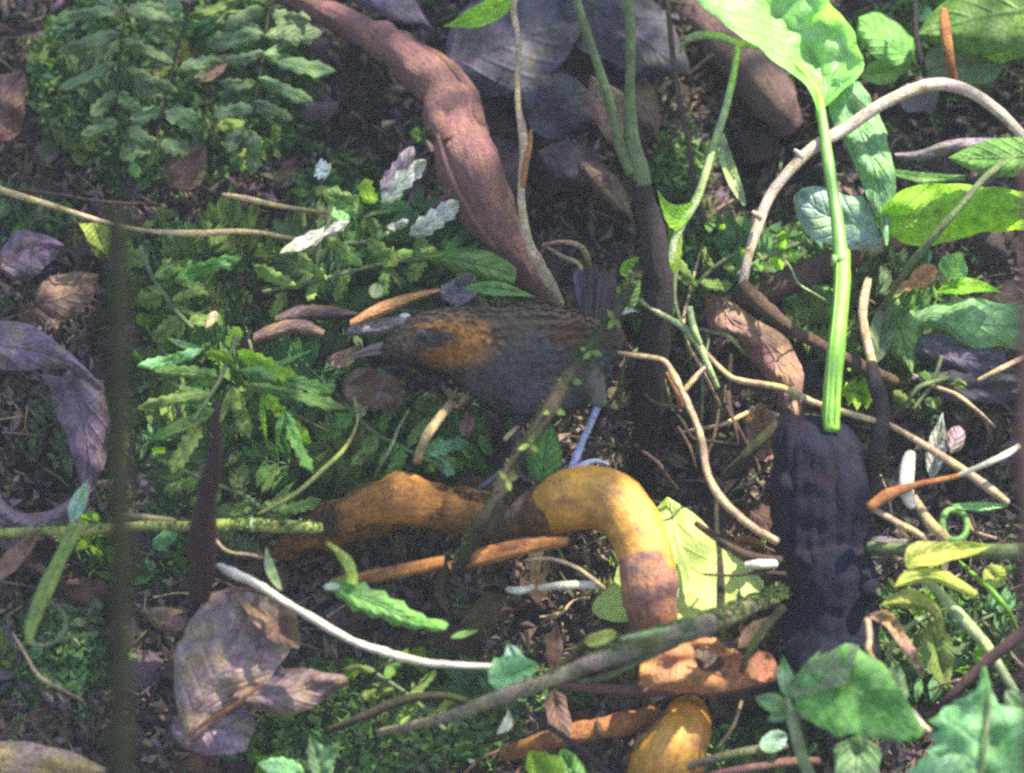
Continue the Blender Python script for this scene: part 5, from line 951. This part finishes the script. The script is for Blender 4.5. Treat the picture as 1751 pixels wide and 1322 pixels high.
MARK = [(90, 60, 'the leftmost hanging fern frond at top left'), (300, 60, 'the middle of the upper left ferns'), (480, 120, 'the fern frond nearest the thick root'), (60, 220, 'the left edge above the long straw'), (250, 280, 'the long straw, above it'), (450, 280, 'the short golden straw'), (620, 200, 'the dark hollow left of the thick root'), (620, 340, 'the pale rosette'), (800, 30, 'the top of the thick root bend'), (830, 250, 'the middle of the thick root'), (930, 120, 'the hanging dry vine'), (960, 300, 'the lower part of the hanging vine'), (1060, 100, 'the two long green stems'), (1050, 380, 'the dark plant base above the tail'), (1200, 150, 'the bent pale stalk'), (1200, 330, 'the lime leaflet of the bent stalk'), (1330, 330, 'the inside of the arched vine at its left'), (1450, 60, 'the largest green leaf'), (1560, 220, 'the arched vine top, under it'), (1700, 150, 'the top right corner'), (1430, 470, 'the fallen dark branch'), (1650, 450, 'the wide lime leaf, below it'), (1680, 620, 'the slate leaves at the right edge'), (1500, 640, 'the tan twig right of the green stalk'), (1250, 600, 'the pinkish slanting leaf'), (1200, 750, 'the thin bare twig right of the bird'), (1290, 850, 'the left of the dark stump'), (1560, 740, 'the top right side of the dark stump'), (1680, 860, 'the ringed green shoot'), (1550, 900, 'the cream broken stick'), (1640, 1060, 'the yellow green leaf pair, below it'), (1500, 1130, 'the stump foot at its right'), (1250, 1230, 'the golden knob at its right'), (1000, 1060, 'the orange root arch, inside its curve'), (930, 1230, 'the rust coloured root piece'), (760, 1040, 'the ragged green leaf'), (560, 1140, 'the white twig, beneath it'), (640, 1270, 'the bottom centre moss'), (400, 1290, 'the big mauve leaf, below it'), (230, 1150, 'the big mauve leaf at its left'), (250, 990, 'the foot of the reddish stem'), (80, 1010, 'the hooked green shoot'), (60, 1180, 'the lower left edge'), (90, 880, 'the dark hollow at left'), (60, 600, 'the arched violet leaf'), (90, 460, 'the top of the blurred stem'), (280, 520, 'the tan seed husk'), (300, 750, 'the bright feathery fern'), (480, 800, 'the thin dull green stalk'), (450, 930, 'the level yellowish stem'), (560, 600, 'the bill of the bird'), (560, 480, 'the moss above the bill'), (800, 440, 'the back of the bird'), (700, 730, 'the breast of the bird'), (880, 790, 'the legs of the bird'), (660, 950, 'the orange wood splinters'), (1080, 720, 'the tail side of the bird, below it')]
def near(px, py): return min(MARK, key=lambda m: (m[0] - px) ** 2 + (m[1] - py) ** 2)[2]
CW = {'d_dark': 'dark rotten', 'd_brown': 'brown', 'd_purple': 'violet grey', 'd_olive': 'olive brown', 'd_slate': 'slate grey', 'd_grey': 'pale grey', 'b_brown': 'brown', 'b_dark': 'blackish', 'b_tan': 'tan', 'b_olive': 'mossy', 'b_purple': 'purplish', 'l_moss': 'olive green', 'l_green': 'green', 'l_dim': 'dull green', 'l_teal': 'teal green', 'l_lime': 'lime green'}
SHAPE = {0: 'oval', 1: 'narrow', 2: 'oblong', 3: 'round', 4: 'broad'}
cnt = 0
for it in range(5000):
    if cnt >= 290: break
    px = rnd.uniform(-60, 1811); py = rnd.uniform(-60, 1382)
    if inel(px, py, HOLEPX) or (inel(px, py, GREENS) and rnd.random() < .55): continue
    for tst, mats, grp, lab in ZONES:
        if tst(px, py): break
    if tst(px, py) and lab.endswith('at right') and rnd.random() < .35: continue
    p = G(px, py, rnd.uniform(.004, .022))
    mi = rnd.randrange(len(SH)); mt = rnd.choice(mats); sz = rnd.uniform(.022, .05)
    lab = '%s %s %s dead leaf by %s' % ('small' if sz < .031 else 'medium' if sz < .041 else 'large', SHAPE[mi % 5], CW[mt], near(px, py))
    lay('dead_leaf', mi, mt, p, sz, lab, 'dead leaf', 'dead leaves by ' + near(px, py), .8); cnt += 1

# thin dry twigs among the litter
MT = ['b_brown', 'b_brown', 'b_dark', 'b_tan', 'b_olive', 'b_purple']
for i in range(110):
    px = rnd.uniform(-40, 1790); py = rnd.uniform(-40, 1360); a = rnd.uniform(-.9, .9); L = rnd.uniform(40, 170)
    if inel(px, py, HOLEPX): continue
    pts = []
    for k in range(4):
        f = k / 3 - .5; x = px + math.cos(a) * L * f + rnd.uniform(-8, 8); y = py + math.sin(a) * L * f + rnd.uniform(-8, 8)
        pts.append((G(x, y, .018 + .012 * rnd.random()), rnd.uniform(1.5, 4.2) * U))
    mb = MB(); mb.tube([p for p, r in pts], [r for p, r in pts], 6, .2, seed=i)
    side = 'left half' if px < 875 else 'right half'; hh = 'upper' if py < 661 else 'lower'
    mt = rnd.choice(MT); tag(mb.build('thin_twig', mt), '%s %s thin twig by %s' % ('short' if L < 90 else 'long', CW[mt], near(px, py)), 'twig', 'thin twigs by ' + near(px, py))

# small green plants: sprigs with leaflets, in the green zones
gm = ['l_moss', 'l_green', 'l_dim', 'l_teal', 'l_moss', 'l_lime']
k_ = 0
def where(px, py):
    v = 'top' if py < 330 else 'upper middle' if py < 661 else 'lower middle' if py < 1000 else 'bottom'
    h = 'left' if px < 450 else 'centre left' if px < 875 else 'centre right' if px < 1300 else 'right'
    return v + ' ' + h
for it in range(1500):
    if k_ >= 110: break
    px = rnd.uniform(0, 1751); py = rnd.uniform(0, 1322)
    if not inel(px, py, GREENS): continue
    k_ += 1; base = G(px, py, .0); n0 = (NRM * .6 - FWD * .5 + Vector((rnd.uniform(-.5, .5), 0, rnd.uniform(-.2, .4)))).normalized(); H = rnd.uniform(.015, .04)
    mat = rnd.choice(gm); nl = rnd.randint(4, 7)
    t = thing('leafy_sprig', '%s sprig of %d leaflets by %s' % (CW[mat], nl, near(px, py)), 'plant', base, 'leafy sprigs by ' + near(px, py))
    mb = MB(); side = n0.orthogonal().normalized(); mid = base + n0 * H * .5 + side * H * .15; tip = base + n0 * H
    mb.tube([base, mid, tip], [.0012, .001, .0007], 5); mb.build('stem', 's_dull', t)
    for q in range(nl):
        f = .35 + .65 * q / (nl - 1); c = base.lerp(mid, min(1, f * 2)) if f < .5 else mid.lerp(tip, f * 2 - 1)
        a = q * 2.4 + px; d = (side * math.cos(a) + n0.cross(side) * math.sin(a) + n0 * .5).normalized(); s = rnd.uniform(.011, .021)
        n_ = (n0 - d * n0.dot(d)).normalized(); X = d.cross(n_)
        o = bpy.data.objects.new('leaflet', shared([1, 6, 11, 2][q % 4], mat)); COL.objects.link(o); o.parent = t
        o.matrix_basis = Matrix.Translation(c - base + d * s * .5) @ Matrix((X, d, n_)).transposed().to_4x4() @ Matrix.Scale(s, 4)

# fern fronds with many narrow leaflets, layered over the green patches
FZ = [(420, 690, 230, 150), (640, 455, 260, 60), (300, 500, 110, 100), (650, 750, 150, 80), (420, 870, 150, 50), (300, 160, 240, 150), (700, 1200, 160, 60), (1240, 470, 100, 50), (1540, 600, 100, 80), (1640, 1100, 90, 70), (560, 360, 90, 50), (60, 400, 60, 40), (920, 750, 60, 60), (1600, 90, 130, 60)]
FW = [.30, .17, .1, .15, .07, .03, .04, .03, .03, .02, .02, .01, .01, .01]
lm = ['l_moss', 'l_green', 'l_fern', 'l_moss', 'l_teal', 'l_dim', 'l_fern']; fn = 0
for it in range(3000):
    if fn >= 105: break
    zx, zy, za, zb = rnd.choices(FZ, FW)[0]; a = rnd.uniform(0, 6.283); q = math.sqrt(rnd.random()); px = zx + za * q * math.cos(a); py = zy + zb * q * math.sin(a)
    if inel(px, py, [(840, 610, 230, 120)]) and not (py > 690): continue
    fn += 1; b0 = G(px, py, .012); th = rnd.uniform(-.5, 3.64); L = rnd.uniform(.04, .085)
    fw = (RT * math.cos(th) + (UPV - FWD * .4) * math.sin(th) * .8 - FWD * rnd.uniform(.1, .5)).normalized(); sag = (Vector((0, -.2, -1)) * rnd.uniform(.2, .7))
    pts = [b0 + fw * L * t_ + sag * L * t_ * t_ * .6 for t_ in [i / 6 for i in range(7)]]
    mt = rnd.choice(lm); t = thing('fern_frond', '%s feathery frond by %s' % ({'l_fern': 'bluish green'}.get(mt) or CW[mt], near(px, py)), 'fern', b0, 'feathery fronds by ' + near(px, py))
    mb = MB(); mb.tube(pts, [.0009 - .0001 * i for i in range(7)], 5); mb.build('frond_stem', 's_dull' if rnd.random() < .6 else 'b_olive', t)
    nl = rnd.randint(7, 10)
    for i in range(nl):
        f = .12 + .86 * i / (nl - 1); k = f * 6; j = min(5, int(k)); c = pts[j].lerp(pts[j + 1], k - j); dr = (pts[j + 1] - pts[j]).normalized()
        nn = (NRM - FWD * .8 + Vector((rnd.gauss(0, .25), 0, 0))); sd = dr.cross(nn).normalized(); ln = L * .34 * (math.sin(math.pi * (f * .8 + .18)) ** .7) + .004
        for s in (-1, 1):
            if rnd.random() < .08: continue
            e = (sd * s + dr * rnd.uniform(.25, .7) + nn.normalized() * rnd.uniform(-.4, .15)).normalized(); n_ = (nn - e * nn.dot(e)).normalized(); X = e.cross(n_)
            o = bpy.data.objects.new('leaflet', shared(rnd.choice((1, 6, 11)), mt)); COL.objects.link(o); o.parent = t; l_ = ln * rnd.uniform(.8, 1.15)
            o.matrix_basis = Matrix.Translation(c - b0 + e * l_ * .5) @ Matrix((X, e, n_)).transposed().to_4x4() @ Matrix.Diagonal((l_ * rnd.uniform(.8, 1.3), l_, l_, 1))

# ------------------------------------------------------------------ crumbs, needles and moss that nobody could count
def bits(name, count, region, cols, smin, smax, mat, lift, label, elong=2.0, margin=120, face=.4):
    vs = []; fs = []; cs = []; n = 0; tries = 0
    cell = {}
    while n < count and tries < count * 8:
        tries += 1
        px = rnd.uniform(-margin, 1751 + margin); py = rnd.uniform(-margin, 1322 + margin)
        if not region(px, py): continue
        key = (int(px // 9), int(py // 9))
        if key not in cell: cell[key] = G(px, py, 0)
        c = cell[key] + Vector((rnd.uniform(-.002, .002), rnd.uniform(-.002, .002), 0)) + NRM * rnd.uniform(0, lift)
        d = Vector((rnd.gauss(0, 1), rnd.gauss(0, 1), rnd.gauss(0, 1))).normalized(); s = rnd.uniform(smin, smax); e = d.cross((NRM - FWD * face + Vector((rnd.gauss(0, .6), rnd.gauss(0, .6), rnd.gauss(0, .6))))).normalized()
        w = s / elong; o_ = d.cross(e) * w * .5; i0 = len(vs)
        vs += [c - d * s * .5, c + e * w * .5 + o_, c + d * s * .5, c - e * w * .5 + o_]
        fs += [(i0, i0 + 1, i0 + 2), (i0, i0 + 2, i0 + 3)]
        col = rnd.choice(cols); f = rnd.uniform(.6, 1.4) * (1 + .5 * noise.noise(Vector((px * .012, py * .012, 3)))); cs += [tuple(q * f for q in col)] * 2; n += 1
    mb = MB(); mb.v = vs; mb.f = fs; mb.c = cs; mb.uv = [((0, 0), (.5, 1), (1, 0))] * len(fs)
    o = mb.build(name, mat, smooth_=False); tag(o, label, None, None, 'stuff'); return o
bits('litter_crumbs', 60000, lambda x, y: not inel(x, y, HOLEPX) or rnd.random() < .2, [(.08, .05, .045), (.14, .09, .065), (.05, .035, .035), (.2, .14, .11), (.11, .08, .10), (.08, .08, .04)], .003, .017, 'vlitter', .014, 'crumbled dark leaf litter and soil crumbs covering the bank')
bits('moss', 30000, lambda x, y: inel(x, y, GREENS), [(.09, .18, .035), (.13, .26, .05), (.06, .12, .03), (.16, .23, .08), (.09, .20, .09)], .004, .015, 'vgreen', .022, 'low moss and tiny leaves covering the green patches of the bank', 1.8)
bits('moss', 6000, lambda x, y: not inel(x, y, HOLEPX) and noise.noise(Vector((x * .008, y * .008, 9))) > .05, [(.05, .09, .02), (.06, .12, .03), (.035, .06, .02), (.09, .10, .04)], .003, .008, 'vgreen', .016, 'sparse moss scattered over the brown litter', 1.8)
def fronds(count, region, mat, label):
    mb = MB(); n = 0; tries = 0
    pal = [(.11, .22, .04), (.16, .30, .06), (.08, .15, .03), (.20, .30, .08), (.10, .22, .10), (.16, .19, .06)]
    while n < count and tries < count * 10:
        tries += 1; px = rnd.uniform(-120, 1871); py = rnd.uniform(-120, 1442)
        if not region(px, py): continue
        n += 1; b0 = G(px, py, -.002); up = (NRM * .45 - FWD * .35 + Vector((rnd.gauss(0, .7), rnd.gauss(0, .3), rnd.gauss(0, .55)))).normalized()
        L = rnd.uniform(.014, .034); drp = Vector((rnd.gauss(0, .25), -.15, -.5)); col = rnd.choice(pal); f0 = rnd.uniform(.7, 1.3) * (1 + .5 * noise.noise(Vector((px * .012, py * .012, 5))))
        col = tuple(c * f0 for c in col); k = rnd.randint(6, 9); sd = up.cross(NRM - FWD * rnd.uniform(.2, 1)).normalized(); pts = []
        for i in range(k + 1):
            t = i / k; pts.append(b0 + up * L * t + drp * L * .45 * t * t)
        for i in range(k):
            i0 = len(mb.v); w = .00035; mb.v += [pts[i] - sd * w, pts[i] + sd * w, pts[i + 1]]; mb.f.append((i0, i0 + 1, i0 + 2)); mb.uv.append(((0, 0),) * 3); mb.c.append(col)
            if i == 0: continue
            ln = L * .30 * math.sin(math.pi * (i / k) ** .7 * .95 + .1); d = (pts[i + 1] - pts[i]).normalized(); nn = sd.cross(d)
            for s in (-1, 1):
                e = (sd * s + d * .55 + nn * rnd.uniform(-.35, .2)).normalized(); i0 = len(mb.v); wv = L / k * .42
                mb.v += [pts[i], pts[i] + e * ln * .5 + d * wv, pts[i] + e * ln, pts[i] + e * ln * .5 - d * wv]; mb.f.append((i0, i0 + 1, i0 + 2, i0 + 3)); mb.uv.append(((0, 0),) * 4); mb.c.append(tuple(c * rnd.uniform(.85, 1.2) for c in col))
    tag(mb.build('ground_cover', mat, smooth_=False), label, None, None, 'stuff')
fronds(4200, lambda x, y: inel(x, y, GREENS), 'vgreen', 'feathery green ground cover growing thickly in the green patches of the bank')
fronds(900, lambda x, y: not inel(x, y, HOLEPX) and noise.noise(Vector((x * .006, y * .006, 2))) > -.05, 'vgreen', 'scattered feathery seedlings among the brown litter')
# fine dry needles and root hairs
def hairs(count):
    mb = MB()
    for i in range(count):
        px = rnd.uniform(-80, 1830); py = rnd.uniform(-80, 1400); a = rnd.uniform(0, 3.14); L = rnd.uniform(25, 75)
        p0 = G(px, py, .016); p1 = G(px + math.cos(a) * L * .5, py + math.sin(a) * L * .3, .024); p2 = G(px + math.cos(a) * L, py + math.sin(a) * L * .7, .014)
        s = FWD.cross(p2 - p0).normalized() * rnd.uniform(.0003, .0007); i0 = len(mb.v)
        mb.v += [p0 - s, p0 + s, p1 + s, p1 - s, p2 + s * .4, p2 - s * .4]; mb.f += [(i0, i0 + 1, i0 + 2, i0 + 3), (i0 + 3, i0 + 2, i0 + 4, i0 + 5)]; mb.uv += [((0, 0), (1, 0), (1, 1), (0, 1))] * 2
        c = rnd.choice([(.16, .11, .06), (.08, .05, .035), (.2, .15, .08), (.10, .13, .05)]); mb.c += [c, c]
    tag(mb.build('root_hairs', 'vlitter'), 'fine root hairs and dry needles lying over the litter', None, None, 'stuff')
hairs(900)

# ------------------------------------------------------------------ unseen canopy overhead, added out of frame, its leaves placed to dapple the bank
LIT = [(1330, 60, 200, 150), (1430, 380, 110, 420), (1640, 370, 160, 130), (1610, 120, 90, 110), (1170, 950, 180, 130), (1030, 830, 90, 70), (1080, 900, 120, 110), (660, 340, 100, 90), (700, 1110, 120, 50), (1640, 860, 160, 160),
       (1150, 1130, 170, 70), (1500, 160, 260, 60), (1600, 980, 110, 80), (815, 120, 30, 70), (1160, 480, 60, 130), (1470, 1180, 110, 80), (1680, 1250, 110, 80), (690, 835, 30, 22), (1010, 750, 50, 90), (1250, 120, 70, 120), (1340, 400, 90, 60), (420, 620, 90, 70), (520, 700, 60, 60), (300, 690, 50, 50), (640, 440, 110, 30), (830, 445, 60, 30), (470, 110, 60, 50), (150, 130, 50, 40), (640, 1260, 70, 40), (1550, 600, 120, 120)]
LIT_HI = [(960, 1150, 130, 50), (1560, 840, 60, 80), (1170, 940, 120, 130), (1500, 1000, 90, 60), (1350, 70, 170, 130), (1430, 450, 70, 300), (1540, 170, 230, 70), (1640, 370, 140, 80), (1290, 400, 60, 130), (1190, 1070, 190, 60), (620, 1080, 270, 80), (1110, 890, 70, 130), (1460, 1180, 110, 80), (1690, 1240, 100, 80), (1180, 400, 60, 120), (1620, 975, 90, 60)]
def shade_canopy():
    t = thing('shade_shrub', 'unseen leafy shrub added above the frame, its leaves placed to shade the bank', 'shrub', P(875, 661) + SUN * 1.7 + Vector((.9, .5, 0)))
    o0 = P(875, 661, .08) + SUN * 1.7; ax = SUN.orthogonal().normalized(); ay = SUN.cross(ax)
    mb = MB(); n = 0
    import itertools
    for it in range(16000):
        x = rnd.uniform(-.62, .62); y = rnd.uniform(-.62, .62); c = o0 + ax * x + ay * y + SUN * rnd.uniform(-.25, .25)
        L = rnd.uniform(.025, .045); d1 = (ax * rnd.gauss(0, 1) + ay * rnd.gauss(0, 1) + SUN * rnd.gauss(0, .4)).normalized(); d2 = d1.cross(SUN + ax * rnd.gauss(0, .3)).normalized() * L * .25
        # where does this leaf's shade fall on the bank?
        bad = False
        for e in (c, c + d1 * L):
            for lf, els in ((.05, LIT), (.14, LIT_HI)):
                nb = (NRM * -1).dot(FWD)                     # height of the lifted surface above the bank
                h = lf * nb; s = (e - NRM * h).dot(NRM) / SUN.dot(NRM); q = e - SUN * s; d = q - CAM; z = d.dot(FWD)
                px = 875.5 + d.dot(RT) / z * DIST / U; py = 661 - d.dot(UPV) / z * DIST / U
                if inel(px, py, els): bad = True
        if bad or not (-400 < px < 2150 and -400 < py < 1720): continue
        thin = .62 if 210 < px < 640 and 400 < py < 860 and not inel(px, py, [(840, 600, 240, 110)]) else .45 if px < 600 and py < 330 else .45 if px > 1250 else .12
        if rnd.random() < thin: continue
        i0 = len(mb.v); mb.v += [c, c + d1 * L * .5 + d2, c + d1 * L, c + d1 * L * .5 - d2]; mb.f.append((i0, i0 + 1, i0 + 2, i0 + 3)); mb.uv.append(((.5, 0), (1, .5), (.5, 1), (0, .5)))
        n += 1
    o = mb.build('shade_foliage', 'l_dim', t); o['kind'] = 'stuff'
    for k in range(6):
        a = rnd.uniform(-.5, .5); b0 = MB(); b0.tube([parent_loc(t), o0 + ax * a * .5 + ay * rnd.uniform(-.3, .3), o0 + ax * a + ay * rnd.uniform(-.6, .6)], [.008, .005, .002], 8, .1); b0.build('branch', 'b_brown', t)
    b0 = MB(); L0 = parent_loc(t); b0.tube([Vector((L0.x + .1, L0.y + .2, bank(L0.x + .1, L0.y + .2) - .05)), Vector((L0.x + .12, L0.y + .1, L0.z - .6)), L0], [.02, .016, .009], 12, .1); b0.build('trunk', 'b_brown', t)
shade_canopy()

# ------------------------------------------------------------------ haze volume added to veil the view and lift the blacks
def haze():
    mb = MB(); x0, x1, y0, y1, z0, z1 = -62, 62, -62, 62, -3.0, 6.0
    mb.v = [Vector((x, y, z)) for z in (z0, z1) for x, y in ((x0, y0), (x1, y0), (x1, y1), (x0, y1))]
    mb.f = [(3, 2, 1, 0), (4, 5, 6, 7), (0, 1, 5, 4), (1, 2, 6, 5), (2, 3, 7, 6), (3, 0, 4, 7)]; mb.uv = [((0, 0),) * 4] * 6
    m = bpy.data.materials.new('veil_haze'); m.use_nodes = True; n = m.node_tree; n.nodes.remove(n.nodes['Principled BSDF'])
    v = n.nodes.new('ShaderNodeVolumePrincipled'); v.inputs['Density'].default_value = HAZE; v.inputs['Color'].default_value = (.85, .9, 1, 1)
    n.links.new(v.outputs[0], n.nodes['Material Output'].inputs['Volume'])
    tag(mb.build('haze', m, origin=Vector((0, 0, 0)), smooth_=False), 'thin haze added to veil the view and lift the blacks', None, None, 'stuff')
HAZE = 0.0045
haze()
